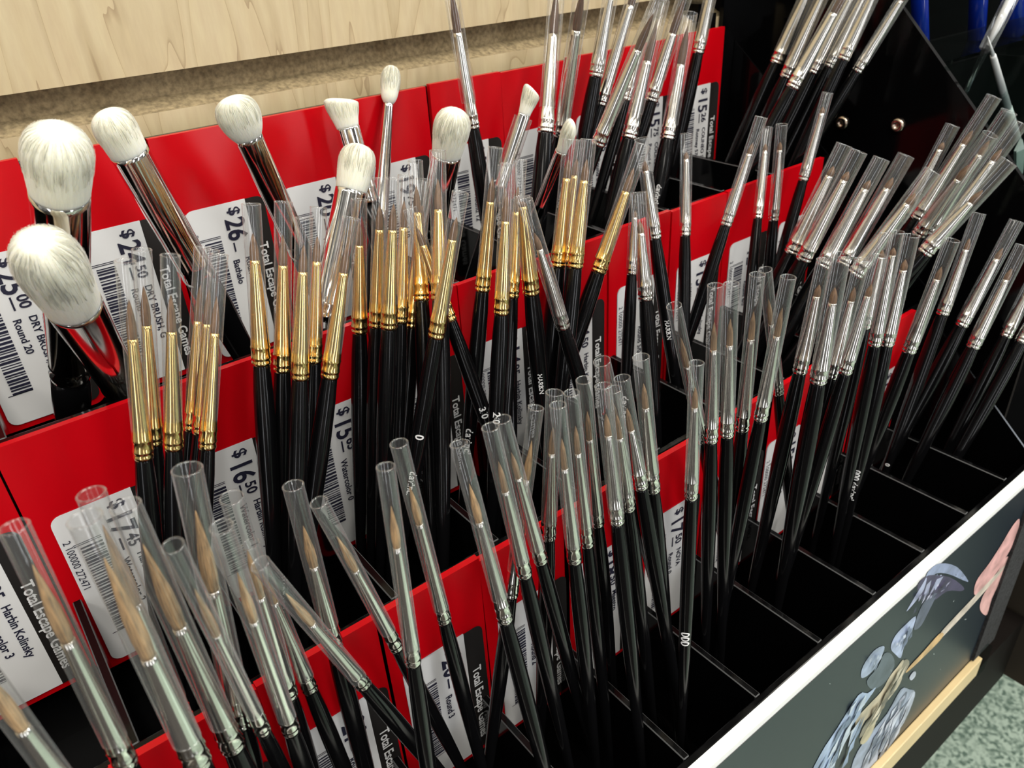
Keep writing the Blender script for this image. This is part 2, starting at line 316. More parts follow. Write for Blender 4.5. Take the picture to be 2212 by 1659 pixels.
# ---------------------------------------------------------------- the printed sign in front
SO = W(1.6, 0.975, -3.97)
sign = empty('sign_board', SO, 'printed foam sign of a painted figure and a brush along the rack front', 'sign')
ubox('foam_board', (-0.9, 4.16, 0.975, 1.024, -3.97, -2.57), M['foam'], sign, SO)
PO = W(-0.9, 0.972, -3.97)
pr = link('printed_picture', [W(x, 0.972, z) - PO for x, z in ((-0.9, -3.968), (4.0, -3.968), (4.0, -2.60), (-0.9, -2.60))], [(0, 1, 2, 3)], M['print'])
pr.parent = sign; pr.location = PO - SO
ART = [('hat', [[2.91, -2.649], [2.905, -2.563], [3.021, -2.591], [3.248, -2.757], [3.469, -2.991], [3.383, -2.929], [3.18, -2.761], [3.002, -2.641]], (0.3, 0.36, 0.52)),
('brim', [[2.828, -2.601], [2.921, -2.6], [3.192, -2.786], [3.432, -3.011], [3.409, -3.022], [3.22, -2.895], [3.061, -2.856], [2.908, -2.722]], (0.07, 0.06, 0.12)),
('plume', [[2.787, -2.732], [2.828, -2.68], [2.878, -2.628], [2.906, -2.602], [2.915, -2.681], [2.859, -2.718]], (0.45, 0.5, 0.68)),
('plume', [[2.932, -2.762], [2.931, -2.663], [2.97, -2.66], [2.983, -2.75]], (0.42, 0.46, 0.62)),
('plume', [[2.998, -2.765], [3.034, -2.696], [3.104, -2.724], [3.061, -2.778]], (0.38, 0.42, 0.58)),
('neck', [[2.935, -2.829], [2.981, -2.783], [3.087, -2.819], [3.062, -2.899], [3.012, -2.981], [2.934, -2.95]], (0.12, 0.14, 0.2)),
('mantle', [[2.724, -2.917], [2.738, -2.849], [2.811, -2.837], [2.91, -2.847], [2.918, -2.95], [2.877, -3.014], [2.878, -3.103], [2.799, -3.017]], (0.42, 0.5, 0.68)),
('fold', [[2.859, -3.05], [2.847, -2.954], [2.868, -2.884], [2.89, -3.004]], (0.12, 0.15, 0.24)),
('shield', [[2.491, -2.929], [2.481, -2.849], [2.545, -2.805], [2.627, -2.832], [2.658, -2.879], [2.624, -2.956], [2.554, -2.967]], (0.36, 0.44, 0.58)),
('buckler', [[2.56, -3.009], [2.64, -2.98], [2.669, -2.912], [2.755, -2.984], [2.826, -3.114], [2.78, -3.187], [2.656, -3.145]], (0.1, 0.13, 0.16)),
('robe', [[2.866, -3.158], [2.92, -3.148], [2.97, -3.328], [2.915, -3.387], [2.805, -3.405], [2.659, -3.374], [2.62, -3.45], [2.553, -3.281], [2.644, -3.253], [2.759, -3.243], [2.808, -3.178]], (0.56, 0.5, 0.36)),
('sash', [[2.931, -3.157], [3.009, -3.251], [2.923, -3.338], [2.82, -3.425], [2.707, -3.501], [2.647, -3.49], [2.681, -3.394], [2.83, -3.357], [2.911, -3.261]], (0.3, 0.27, 0.2)),
('cloak', [[2.51, -3.062], [2.605, -3.128], [2.682, -3.153], [2.587, -3.217], [2.494, -3.281], [2.431, -3.456], [2.457, -3.7], [2.213, -3.451], [2.273, -3.264], [2.377, -3.177]], (0.42, 0.54, 0.72)),
('fold', [[2.512, -3.192], [2.571, -3.191], [2.474, -3.263], [2.435, -3.391], [2.489, -3.733], [2.426, -3.669], [2.406, -3.363]], (0.1, 0.14, 0.22)),
('wing', [[2.998, -3.427], [3.113, -3.522], [3.206, -3.621], [3.201, -3.753], [3.067, -3.812], [2.944, -3.87], [2.997, -4.251], [2.703, -3.951], [2.654, -3.67], [2.745, -3.572], [2.909, -3.537]], (0.34, 0.4, 0.52)),
('fold', [[3.046, -3.51], [3.098, -3.553], [3.022, -3.71], [2.894, -3.746], [2.804, -3.893], [2.82, -4.029], [2.769, -3.782], [2.884, -3.64]], (0.1, 0.12, 0.18)),
('fringe', [[3.156, -3.587], [3.223, -3.666], [3.184, -3.854], [3.048, -3.912], [3.01, -4.013], [2.969, -3.839], [3.098, -3.747]], (0.5, 0.56, 0.68)),
('robe', [[2.732, -3.452], [2.792, -3.464], [2.787, -3.574], [2.733, -3.612], [2.67, -3.54]], (0.52, 0.46, 0.3)),
('finger', [[3.942, -2.853], [4.001, -3.016], [3.947, -3.116], [3.872, -3.191], [3.734, -3.224], [3.643, -3.205], [3.593, -3.124], [3.597, -3.054], [3.693, -3.012], [3.785, -2.939], [3.861, -2.857]], (0.8, 0.44, 0.42)),
('finger', [[3.932, -3.127], [3.998, -3.168], [3.997, -3.32], [3.955, -3.443], [3.974, -3.581], [3.882, -3.509], [3.791, -3.396], [3.783, -3.298], [3.863, -3.234]], (0.8, 0.46, 0.43)),
('shaft', [[3.973, -3.201], [3.933, -3.244], [3.665, -3.288], [3.364, -3.309], [3.308, -3.289], [3.314, -3.238], [3.579, -3.216], [3.815, -3.203]], (0.72, 0.64, 0.54)),
('tip', [[3.355, -3.288], [3.321, -3.319], [3.158, -3.319], [3.022, -3.309], [2.989, -3.289], [3.033, -3.27], [3.151, -3.259], [3.286, -3.239]], (0.66, 0.44, 0.2)),
('lamp', [[3.099, -3.439], [3.061, -3.388], [3.089, -3.368], [3.127, -3.399], [3.135, -3.44]], (0.55, 0.6, 0.7)),
('fringe', [[3.036, -3.913], [2.997, -3.978], [2.977, -4.066], [3.032, -4.019]], (0.2, 0.24, 0.32)),
('fringe', [[3.074, -3.527], [3.02, -3.531], [3.032, -3.609], [3.075, -3.592]], (0.55, 0.6, 0.7)),
('fringe', [[2.962, -3.628], [2.896, -3.694], [2.863, -3.8], [2.947, -3.754]], (0.2, 0.24, 0.32)),
('fringe', [[2.977, -3.777], [2.944, -3.807], [2.935, -3.865], [2.986, -3.856]], (0.2, 0.24, 0.32)),
('fringe', [[3.171, -3.624], [3.085, -3.648], [3.109, -3.793], [3.138, -3.706]], (0.14, 0.17, 0.24)),
('fringe', [[3.176, -3.604], [3.132, -3.675], [3.113, -3.775], [3.157, -3.703]], (0.55, 0.6, 0.7)),
('fringe', [[3.051, -3.589], [3.016, -3.638], [2.994, -3.701], [3.066, -3.694]], (0.55, 0.6, 0.7)),
('fringe', [[3.068, -3.74], [3.029, -3.825], [2.993, -3.917], [3.061, -3.863]], (0.14, 0.17, 0.24)),
('fringe', [[3.084, -3.788], [3.012, -3.811], [3.026, -3.936], [3.044, -3.849]], (0.2, 0.24, 0.32)),
('fringe', [[2.842, -3.731], [2.788, -3.76], [2.774, -3.839], [2.838, -3.823]], (0.55, 0.6, 0.7)),
('fringe', [[3.111, -3.842], [3.055, -3.864], [3.068, -3.964], [3.105, -3.922]], (0.55, 0.6, 0.7)),
('fringe', [[3.054, -3.601], [2.991, -3.645], [2.981, -3.748], [3.018, -3.675]], (0.62, 0.66, 0.76)),
('fringe', [[3.065, -3.697], [2.99, -3.74], [2.989, -3.87], [3.02, -3.775]], (0.55, 0.6, 0.7)),
('fringe', [[2.942, -3.762], [2.848, -3.764], [2.867, -3.905], [2.899, -3.827]], (0.14, 0.17, 0.24)),
('fringe', [[3.014, -3.891], [2.973, -3.92], [2.97, -3.997], [3.021, -3.978]], (0.14, 0.17, 0.24)),
('fringe', [[3.028, -3.717], [2.975, -3.8], [2.94, -3.905], [3.01, -3.841]], (0.2, 0.24, 0.32)),
('fringe', [[2.912, -3.572], [2.856, -3.619], [2.827, -3.7], [2.906, -3.679]], (0.62, 0.66, 0.76)),
('fringe', [[3.177, -3.698], [3.137, -3.785], [3.112, -3.891], [3.168, -3.82]], (0.2, 0.24, 0.32)),
('fringe', [[2.836, -3.733], [2.792, -3.813], [2.739, -3.884], [2.818, -3.846]], (0.14, 0.17, 0.24)),
('fringe', [[3.0, -3.73], [2.961, -3.757], [2.955, -3.823], [3.012, -3.818]], (0.62, 0.66, 0.76)),
('fringe', [[3.08, -3.538], [3.03, -3.544], [3.041, -3.616], [3.06, -3.577]], (0.62, 0.66, 0.76)),
('fringe', [[3.11, -3.799], [3.039, -3.819], [3.057, -3.945], [3.086, -3.873]], (0.14, 0.17, 0.24)),
('fringe', [[2.916, -3.78], [2.863, -3.814], [2.851, -3.899], [2.904, -3.865]], (0.2, 0.24, 0.32)),
('fringe', [[3.024, -3.837], [3.006, -3.88], [2.988, -3.924], [3.032, -3.911]], (0.62, 0.66, 0.76)),
('fringe', [[3.003, -3.544], [2.951, -3.55], [2.958, -3.622], [2.981, -3.584]], (0.55, 0.6, 0.7)),
('fringe', [[3.001, -3.629], [2.932, -3.645], [2.937, -3.749], [2.976, -3.697]], (0.62, 0.66, 0.76)),
('fringe', [[3.139, -3.767], [3.109, -3.857], [3.076, -3.945], [3.147, -3.9]], (0.55, 0.6, 0.7)),
('fringe', [[3.102, -3.804], [3.061, -3.884], [3.036, -3.983], [3.105, -3.934]], (0.2, 0.24, 0.32)),
('fringe', [[3.091, -3.545], [3.038, -3.55], [3.051, -3.628], [3.079, -3.595]], (0.14, 0.17, 0.24)),
('fringe', [[2.887, -3.62], [2.817, -3.639], [2.811, -3.736], [2.856, -3.687]], (0.14, 0.17, 0.24)),
('fringe', [[3.006, -3.742], [2.949, -3.78], [2.941, -3.878], [2.993, -3.832]], (0.2, 0.24, 0.32)),
('fringe', [[3.105, -3.633], [3.001, -3.659], [3.021, -3.828], [3.049, -3.713]], (0.55, 0.6, 0.7)),
('fringe', [[2.974, -3.644], [2.945, -3.695], [2.917, -3.747], [2.97, -3.724]], (0.2, 0.24, 0.32)),
('fringe', [[3.152, -3.661], [3.135, -3.762], [3.088, -3.831], [3.169, -3.8]], (0.55, 0.6, 0.7)),
('fold', [[2.411, -3.266], [2.37, -3.307], [2.345, -3.368], [2.406, -3.351]], (0.6, 0.7, 0.84)),
('fold', [[2.434, -3.401], [2.398, -3.43], [2.387, -3.491], [2.44, -3.484]], (0.16, 0.22, 0.32)),
('fold', [[2.476, -3.165], [2.441, -3.183], [2.432, -3.233], [2.487, -3.239]], (0.16, 0.22, 0.32)),
('fold', [[2.489, -3.069], [2.443, -3.083], [2.436, -3.141], [2.475, -3.12]], (0.16, 0.22, 0.32)),
('fold', [[2.557, -3.503], [2.532, -3.554], [2.516, -3.617], [2.574, -3.606]], (0.3, 0.4, 0.56)),
('fold', [[2.599, -3.289], [2.544, -3.343], [2.535, -3.452], [2.576, -3.38]], (0.3, 0.4, 0.56)),
('fold', [[2.575, -3.14], [2.523, -3.191], [2.503, -3.279], [2.568, -3.243]], (0.3, 0.4, 0.56)),
('fold', [[2.623, -3.296], [2.58, -3.374], [2.556, -3.476], [2.616, -3.416]], (0.16, 0.22, 0.32)),
('fold', [[2.555, -3.11], [2.514, -3.136], [2.504, -3.198], [2.542, -3.168]], (0.16, 0.22, 0.32)),
('fold', [[2.576, -3.108], [2.542, -3.135], [2.532, -3.189], [2.59, -3.189]], (0.6, 0.7, 0.84)),
('fold', [[2.402, -3.384], [2.379, -3.421], [2.359, -3.462], [2.411, -3.463]], (0.6, 0.7, 0.84)),
('fold', [[2.337, -3.311], [2.286, -3.351], [2.259, -3.423], [2.312, -3.386]], (0.3, 0.4, 0.56)),
('fold', [[2.384, -3.339], [2.347, -3.421], [2.295, -3.484], [2.37, -3.45]], (0.3, 0.4, 0.56)),
('fold', [[2.446, -3.325], [2.405, -3.386], [2.373, -3.458], [2.431, -3.419]], (0.16, 0.22, 0.32)),
('fold', [[2.511, -3.218], [2.458, -3.26], [2.441, -3.347], [2.501, -3.312]], (0.6, 0.7, 0.84)),
('fold', [[2.443, -3.159], [2.378, -3.199], [2.352, -3.29], [2.411, -3.241]], (0.16, 0.22, 0.32)),
('fold', [[2.52, -3.307], [2.447, -3.338], [2.447, -3.459], [2.476, -3.373]], (0.6, 0.7, 0.84)),
('fold', [[2.43, -3.416], [2.388, -3.432], [2.387, -3.5], [2.431, -3.487]], (0.6, 0.7, 0.84)),
('fold', [[2.438, -3.385], [2.403, -3.41], [2.394, -3.467], [2.439, -3.454]], (0.16, 0.22, 0.32)),
('fold', [[2.591, -3.284], [2.518, -3.316], [2.525, -3.445], [2.54, -3.342]], (0.6, 0.7, 0.84)),
('fold', [[2.581, -3.414], [2.545, -3.447], [2.542, -3.52], [2.588, -3.499]], (0.3, 0.4, 0.56)),
('fold', [[2.493, -3.076], [2.446, -3.083], [2.444, -3.144], [2.471, -3.112]], (0.6, 0.7, 0.84)),
('fold', [[2.736, -3.316], [2.697, -3.314], [2.699, -3.36], [2.718, -3.339]], (0.26, 0.22, 0.15)),
('fold', [[2.95, -3.201], [2.905, -3.251], [2.861, -3.302], [2.933, -3.281]], (0.66, 0.6, 0.46)),
('fold', [[2.886, -3.221], [2.822, -3.25], [2.797, -3.323], [2.853, -3.284]], (0.26, 0.22, 0.15)),
('fold', [[2.756, -3.301], [2.717, -3.357], [2.669, -3.402], [2.753, -3.399]], (0.26, 0.22, 0.15)),
('fold', [[2.828, -3.338], [2.784, -3.362], [2.762, -3.413], [2.823, -3.407]], (0.26, 0.22, 0.15)),
('fold', [[2.902, -3.187], [2.865, -3.223], [2.833, -3.265], [2.891, -3.252]], (0.66, 0.6, 0.46)),
('fold', [[2.854, -3.33], [2.794, -3.322], [2.8, -3.39], [2.834, -3.368]], (0.2, 0.18, 0.14)),
('fold', [[2.889, -3.266], [2.853, -3.306], [2.818, -3.347], [2.891, -3.348]], (0.2, 0.18, 0.14)),
('fold', [[2.841, -3.296], [2.799, -3.324], [2.775, -3.372], [2.841, -3.371]], (0.2, 0.18, 0.14)),
('fold', [[2.919, -3.276], [2.886, -3.301], [2.864, -3.338], [2.91, -3.327]], (0.66, 0.6, 0.46)),
('fold', [[2.913, -3.184], [2.862, -3.189], [2.859, -3.246], [2.89, -3.22]], (0.66, 0.6, 0.46)),
('fold', [[2.799, -3.406], [2.761, -3.436], [2.734, -3.479], [2.784, -3.463]], (0.66, 0.6, 0.46)),
('fold', [[2.847, -3.252], [2.79, -3.274], [2.771, -3.339], [2.831, -3.32]], (0.26, 0.22, 0.15)),
('fold', [[2.721, -3.333], [2.683, -3.383], [2.639, -3.427], [2.706, -3.411]], (0.2, 0.18, 0.14)),
('fold', [[2.783, -3.356], [2.732, -3.399], [2.693, -3.458], [2.753, -3.424]], (0.2, 0.18, 0.14)),
('fold', [[2.778, -3.336], [2.738, -3.367], [2.711, -3.414], [2.773, -3.408]], (0.66, 0.6, 0.46)),
('fold', [[2.864, -2.936], [2.848, -2.959], [2.846, -2.996], [2.87, -2.98]], (0.16, 0.2, 0.3)),
('fold', [[2.825, -2.894], [2.8, -2.887], [2.814, -2.919], [2.833, -2.919]], (0.6, 0.66, 0.8)),
('fold', [[2.762, -2.899], [2.746, -2.896], [2.751, -2.915], [2.769, -2.919]], (0.6, 0.66, 0.8)),
('fold', [[2.799, -2.908], [2.784, -2.923], [2.779, -2.947], [2.806, -2.944]], (0.6, 0.66, 0.8)),
('fold', [[2.863, -2.876], [2.838, -2.887], [2.844, -2.929], [2.874, -2.922]], (0.16, 0.2, 0.3)),
('fold', [[2.89, -2.923], [2.882, -2.945], [2.878, -2.97], [2.902, -2.964]], (0.16, 0.2, 0.3)),
('fold', [[2.881, -2.89], [2.848, -2.897], [2.863, -2.951], [2.878, -2.925]], (0.16, 0.2, 0.3)),
('fold', [[2.84, -2.851], [2.825, -2.854], [2.829, -2.876], [2.852, -2.88]], (0.16, 0.2, 0.3)),
('fold', [[2.807, -2.916], [2.788, -2.918], [2.794, -2.945], [2.812, -2.942]], (0.16, 0.2, 0.3)),
('fold', [[2.619, -2.864], [2.596, -2.871], [2.602, -2.906], [2.621, -2.896]], (0.5, 0.58, 0.7)),
('fold', [[2.561, -2.872], [2.546, -2.871], [2.555, -2.894], [2.567, -2.892]], (0.5, 0.58, 0.7)),
('fold', [[2.555, -2.861], [2.548, -2.88], [2.544, -2.902], [2.56, -2.892]], (0.22, 0.28, 0.38)),
('fold', [[2.598, -2.907], [2.579, -2.917], [2.582, -2.95], [2.599, -2.938]], (0.22, 0.28, 0.38)),
('fold', [[2.581, -2.838], [2.568, -2.845], [2.572, -2.87], [2.595, -2.872]], (0.5, 0.58, 0.7)),
('fold', [[2.518, -2.81], [2.499, -2.812], [2.512, -2.845], [2.524, -2.836]], (0.5, 0.58, 0.7)),
('plume', [[2.923, -2.715], [2.903, -2.727], [2.897, -2.753], [2.918, -2.742]], (0.55, 0.56, 0.72)),
('plume', [[3.151, -2.801], [3.112, -2.794], [3.09, -2.805], [3.133, -2.816]], (0.36, 0.36, 0.52)),
('plume', [[3.173, -2.79], [3.145, -2.785], [3.131, -2.794], [3.161, -2.802]], (0.36, 0.36, 0.52)),
('plume', [[3.003, -2.72], [2.981, -2.722], [2.976, -2.742], [3.006, -2.747]], (0.05, 0.05, 0.1)),
('plume', [[3.055, -2.786], [3.03, -2.784], [3.017, -2.795], [3.051, -2.806]], (0.05, 0.05, 0.1)),
('plume', [[3.139, -2.796], [3.108, -2.786], [3.1, -2.8], [3.138, -2.817]], (0.05, 0.05, 0.1)),
('plume', [[2.974, -2.735], [2.945, -2.735], [2.943, -2.761], [2.966, -2.755]], (0.55, 0.56, 0.72)),
('plume', [[2.848, -2.732], [2.834, -2.744], [2.834, -2.77], [2.855, -2.764]], (0.05, 0.05, 0.1)),
('plume', [[3.12, -2.794], [3.095, -2.786], [3.089, -2.798], [3.114, -2.806]], (0.05, 0.05, 0.1)),
('plume', [[2.998, -2.703], [2.974, -2.713], [2.963, -2.736], [2.99, -2.728]], (0.36, 0.36, 0.52)),
('plume', [[2.994, -2.759], [2.974, -2.755], [2.974, -2.771], [2.996, -2.776]], (0.36, 0.36, 0.52)),
('plume', [[3.031, -2.709], [3.013, -2.707], [3.013, -2.723], [3.035, -2.728]], (0.55, 0.56, 0.72)),
('plume', [[2.9, -2.685], [2.871, -2.688], [2.88, -2.725], [2.899, -2.713]], (0.05, 0.05, 0.1)),
('plume', [[2.865, -2.665], [2.84, -2.668], [2.852, -2.704], [2.867, -2.693]], (0.36, 0.36, 0.52)),
('fold', [[3.221, -2.775], [3.203, -2.763], [3.209, -2.776], [3.226, -2.787]], (0.2, 0.24, 0.36)),
('fold', [[3.025, -2.651], [3.014, -2.647], [3.02, -2.658], [3.035, -2.665]], (0.44, 0.5, 0.66)),
('fold', [[3.239, -2.799], [3.221, -2.784], [3.232, -2.799], [3.25, -2.814]], (0.44, 0.5, 0.66)),
('fold', [[3.308, -2.851], [3.296, -2.842], [3.3, -2.849], [3.313, -2.86]], (0.44, 0.5, 0.66)),
('fold', [[2.975, -2.616], [2.966, -2.613], [2.973, -2.624], [2.984, -2.628]], (0.2, 0.24, 0.36)),
('fold', [[3.433, -3.605], [3.436, -3.613], [3.447, -3.623], [3.444, -3.616]], (0.45, 0.5, 0.48)),
('fold', [[3.268, -3.369], [3.267, -3.361], [3.258, -3.346], [3.256, -3.353]], (0.45, 0.5, 0.48)),
('fold', [[2.539, -3.191], [2.535, -3.186], [2.538, -3.192], [2.542, -3.196]], (0.45, 0.5, 0.48)),
('fold', [[2.956, -3.874], [2.936, -3.851], [2.919, -3.838], [2.938, -3.859]], (0.45, 0.5, 0.48)),
('fold', [[3.549, -3.311], [3.574, -3.329], [3.588, -3.332], [3.567, -3.318]], (0.45, 0.5, 0.48)),
('fold', [[2.737, -3.437], [2.751, -3.458], [2.768, -3.48], [2.755, -3.458]], (0.45, 0.5, 0.48)),
('fold', [[3.294, -3.01], [3.301, -3.007], [3.301, -2.998], [3.29, -2.998]], (0.45, 0.5, 0.48)),
('fold', [[2.181, -2.704], [2.174, -2.694], [2.166, -2.689], [2.173, -2.698]], (0.45, 0.5, 0.48)),
('fold', [[2.748, -3.065], [2.757, -3.083], [2.772, -3.103], [2.764, -3.086]], (0.45, 0.5, 0.48)),
('fold', [[2.384, -3.207], [2.38, -3.203], [2.384, -3.208], [2.388, -3.212]], (0.45, 0.5, 0.48)),
('fold', [[2.7, -3.175], [2.692, -3.168], [2.692, -3.172], [2.699, -3.178]], (0.45, 0.5, 0.48))]
NM = {'hat': 'printed_hat', 'brim': 'printed_brim', 'plume': 'printed_plume', 'neck': 'printed_neck', 'mantle': 'printed_mantle', 'fold': 'printed_fold',
      'shield': 'printed_plate', 'buckler': 'printed_plate', 'robe': 'printed_robe', 'sash': 'printed_sash', 'cloak': 'printed_cloak', 'wing': 'printed_wing',
      'fringe': 'printed_fringe', 'finger': 'printed_finger', 'shaft': 'printed_brush_shaft', 'tip': 'printed_brush_tip', 'lamp': 'printed_charm'}
def smooth_loop(p):
    q = []
    n = len(p)
    for i in range(n):
        a, b, c_, d = p[i - 1], p[i], p[(i + 1) % n], p[(i + 2) % n]
        for s in (0, 1 / 3, 2 / 3):
            q.append(tuple(0.5 * (2 * b[k] + (c_[k] - a[k]) * s + (2 * a[k] - 5 * b[k] + 4 * c_[k] - d[k]) * s * s + (3 * b[k] - a[k] - 3 * c_[k] + d[k]) * s ** 3) for k in (0, 1)))
    return q
for i, (nm, pts, col) in enumerate(ART):
    p = [(x, z) for x, z in (smooth_loop(pts) if len(pts) > 4 else pts) if x < 4.0]
    if len(p) < 3: continue
    V = [W(x, 0.9712 - 0.00012 * i, max(z, -3.966)) - SO for x, z in p]
    link(NM[nm], V, [tuple(range(len(V)))], flat(col), pr, loc=SO - PO)
ubox('hook_tape', (3.98, 4.24, 0.955, 0.975, -3.97, -2.62), M['velcro'], sign, SO)
# holder ledge under the sign
LO = W(1.6, 0.93, -4.72)
led = empty('sign_ledge', LO, 'cream plastic ledge channel holding the bottom edge of the printed sign', 'ledge')
ubox('ledge_lip', (-0.9, 4.05, 0.932, 0.972, -4.13, -3.975), M['lip'], led, LO, 0.0006)
pb = ubox('ledge_end_cap', (4.06, 4.14, 0.925, 0.975, -4.14, -3.93), M['acrylic'], led, LO, 0.0006)
bc = ubox('base_cabinet', (-4.0, 4.76, 0.95, 3.40, -4.72, -4.15), M['dark'])
tag(bc, 'dark laminate base box under the sign ledge and brush rack', 'cabinet')
nc = ubox('corner_cabinet', (4.78, 12.0, 0.30, 3.40, -4.72, -3.4), M['dim_brown'])
tag(nc, 'dark box at the lower right corner beside the green carpet', 'cabinet')

# ---------------------------------------------------------------- price cards
GR = 'red cards with price stickers standing in the rack cells'
def card(xr, tier, price, cents, l1, l2, digits, label, zt=0.0, tilt=0.0):
    x1 = xr + 0.02; x0 = xr - 0.39
    top = TOP[tier] + 0.012 + zt
    root_loc = W(x0, Y[tier], top - 0.99)
    root = empty('price_card', root_loc, label, 'price card', GR)
    root.rotation_euler = (0, tilt, 0)
    # rounded lower corners
    w_, h_, r = (x1 - x0) * U, 0.99 * U, 0.05 * U
    out = []
    for cx, cz, a0 in ((r, r, 180), (w_ - r, r, 270)):
        for k in range(6):
            a = math.radians(a0 + k * 18); out.append((cx + r * math.cos(a), cz + r * math.sin(a)))
    out += [(w_, h_), (0, h_)]
    n = len(out); V = [(x, y, z) for y in (-0.0032, -0.0004) for x, z in out]
    F = [tuple(range(n)), tuple(n + i for i in reversed(range(n)))] + [(i, n + i, n + (i + 1) % n, (i + 1) % n) for i in range(n)]
    link('red_backing', V, F, M['red'], root)
    # sticker drawn lying down (length L, height H) and then turned a quarter clockwise
    L, H = 0.665 * U, 0.335 * U
    zt_ = h_ - 0.30 * U; xR = w_ - 0.02 * U
    def place(V, y):       # sticker x -> down, sticker y -> right
        return [(xR - H + v[1], y, zt_ - v[0]) for v in V]
    r2 = 0.035 * U; pts = []
    for cx, cyy, a0 in ((r2, r2, 180), (L - r2, r2, 270)):
        for k in range(6):
            a = math.radians(a0 + k * 18); pts.append((cx + r2 * math.cos(a), cyy + r2 * math.sin(a), 0))
    hb = H * 0.76
    pts += [(L, hb, 0), (0, hb, 0)]
    st = link('sticker', place(pts, -0.0037) + place(pts, -0.0033), [tuple(range(len(pts))), tuple(len(pts) + i for i in reversed(range(len(pts))))], M['paper'], root)
    bp = [(0, hb, 0), (L, hb, 0)]
    for cx, cyy, a0 in ((L - r2, H - r2, 0), (r2, H - r2, 90)):
        for k in range(6):
            a = math.radians(a0 + k * 18); bp.append((cx + r2 * math.cos(a), cyy + r2 * math.sin(a), 0))
    link('header_band', place(bp, -0.0037), [tuple(range(len(bp)))], M['band'], st)
    V, F = [], []; add_text(V, F, 'Total Escape Games', L * 0.30, H * 0.82, H * 0.155, 0.95, True)
    link('header_text', place(V, -0.0039), F, M['white_ink'], st)
    V, F = [], []
    x = L * 0.035 + add_text(V, F, '$', L * 0.03, H * 0.53, H * 0.20, 1, True) + L * 0.01
    wpr = add_text(V, F, price, x, H * 0.46, H * 0.34, 0.85, True); x += wpr + L * 0.012
    wc = add_text(V, F, cents, x, H * 0.56, H * 0.17, 0.95, True); add_rect(V, F, x, H * 0.49, x + max(wc, L * 0.06), H * 0.51)
    x += max(wc, L * 0.06) + L * 0.05
    add_text(V, F, l1, x, H * 0.60, H * 0.115, 0.95, True); add_text(V, F, l2, x, H * 0.44, H * 0.115, 0.95, True)
    link('price_text', place(V, -0.0039), F, M['ink'], st)
    V, F = [], []
    rr = random.Random(price + cents); xx = L * 0.22
    while xx < L * 0.80:
        bw = rr.choice((0.006, 0.010, 0.015)) * L; add_rect(V, F, xx, H * 0.15, xx + bw, H * 0.36); xx += bw + rr.choice((0.006, 0.010)) * L
    for q in (0.20, 0.19, 0.81): add_rect(V, F, L * q, H * 0.10, L * (q + 0.004), H * 0.36)
    add_text(V, F, digits, L * 0.15, H * 0.03, H * 0.10, 0.92)
    link('barcode', place(V, -0.0039), F, M['ink'], st)
    return root
R0 = [(-0.13, '27', '50', 'DRY BRUSH', 'Round 22'), (0.29, '25', '00', 'DRY BRUSH, G', 'Round 20'), (0.71, '24', '50', 'DRY BRUSH, G', 'Round 16'),
      (1.13, '26', '', 'Round', 'Bathalo'), (1.55, '20', '50', 'DRY BRUSH', 'Flat 12'), (1.97, '19', '75', 'DRY BRUSH', 'Oval 10'),
      (2.39, '14', '25', 'COLINEO', 'Round 12'), (2.81, '16', '75', 'COLINEO S', 'Round 10'), (3.23, '16', '25', 'COLINEO S', 'Round 8'),
      (3.65, '15', '75', 'COLINEO S', 'Round 6'), (4.07, '15', '26', 'COLINEO S', 'Rotmay 57')]
R1 = [(-0.13, '18', '25', 'Harbin Kolinsky', 'Watercolor 3'), (0.29, '17', '45', 'Harbin Kolinsky', 'Watercolor 2'), (0.71, '16', '50', 'Harbin Kolinsky', 'Watercolor 1'),
      (1.13, '15', '65', 'Harbin Kolinsky', 'Watercolor 0'), (1.55, '15', '25', 'Harbin Kolinsky', 'Watercolor 0'), (1.97, '14', '95', 'Harbin Kolinsky', 'Watercolor 2/0'),
      (2.39, '14', '50', 'Harbin Kolinsky', 'Watercolor 3/0'), (2.81, '13', '95', 'Pure Kolinsky', 'Round 5/0'), (3.23, '13', '50', 'Pure Kolinsky', 'Round 4/0'),
      (3.65, '12', '95', 'Pure Kolinsky', 'Round 6/0'), (4.07, '12', '50', 'Pure Kolinsky', 'Round 8/0')]
R2 = [(-0.16, '24', '50', 'Maestro', 'Round 6'), (0.24, '22', '50', 'Maestro', 'Round 5'), (0.66, '21', '45', 'Maestro', 'Round 4'),
      (1.06, '20', '25', 'Maestro', 'Round 3'), (1.46, '19', '50', 'Maestro', 'Round 2'), (1.85, '18', '50', 'Maestro', 'Round 1'),
      (2.25, '17', '50', 'NOVA', 'Round 0'), (2.70, '16', '50', 'NOVA KOLINSKY', 'Round 1'), (3.06, '15', '50', 'NOVA', 'Round 2'), (3.44, '14', '50', 'NOVA', 'Round 3'), (3.92, '13', '50', 'NOVA', 'Round 4')]
ORD = ['first', 'second', 'third', 'fourth', 'fifth', 'sixth', 'seventh', 'eighth', 'ninth', 'tenth', 'eleventh', 'twelfth']
for tier, rows, nm in ((0, R0, 'back'), (1, R1, 'middle'), (2, R2, 'front')):
    for i, (xr, p, ct, a, b_) in enumerate(rows):
        where = 'at the far right end' if i == len(rows) - 1 else '%s from the right end' % ORD[len(rows) - 1 - i]
        card(xr, tier, p, ct, a, b_, '2 100000 272471', 'red %s-tier card with white price sticker, %s of its tier' % (nm, where),
             zt=random.uniform(-0.012, 0.012), tilt=random.uniform(-0.008, 0.008))

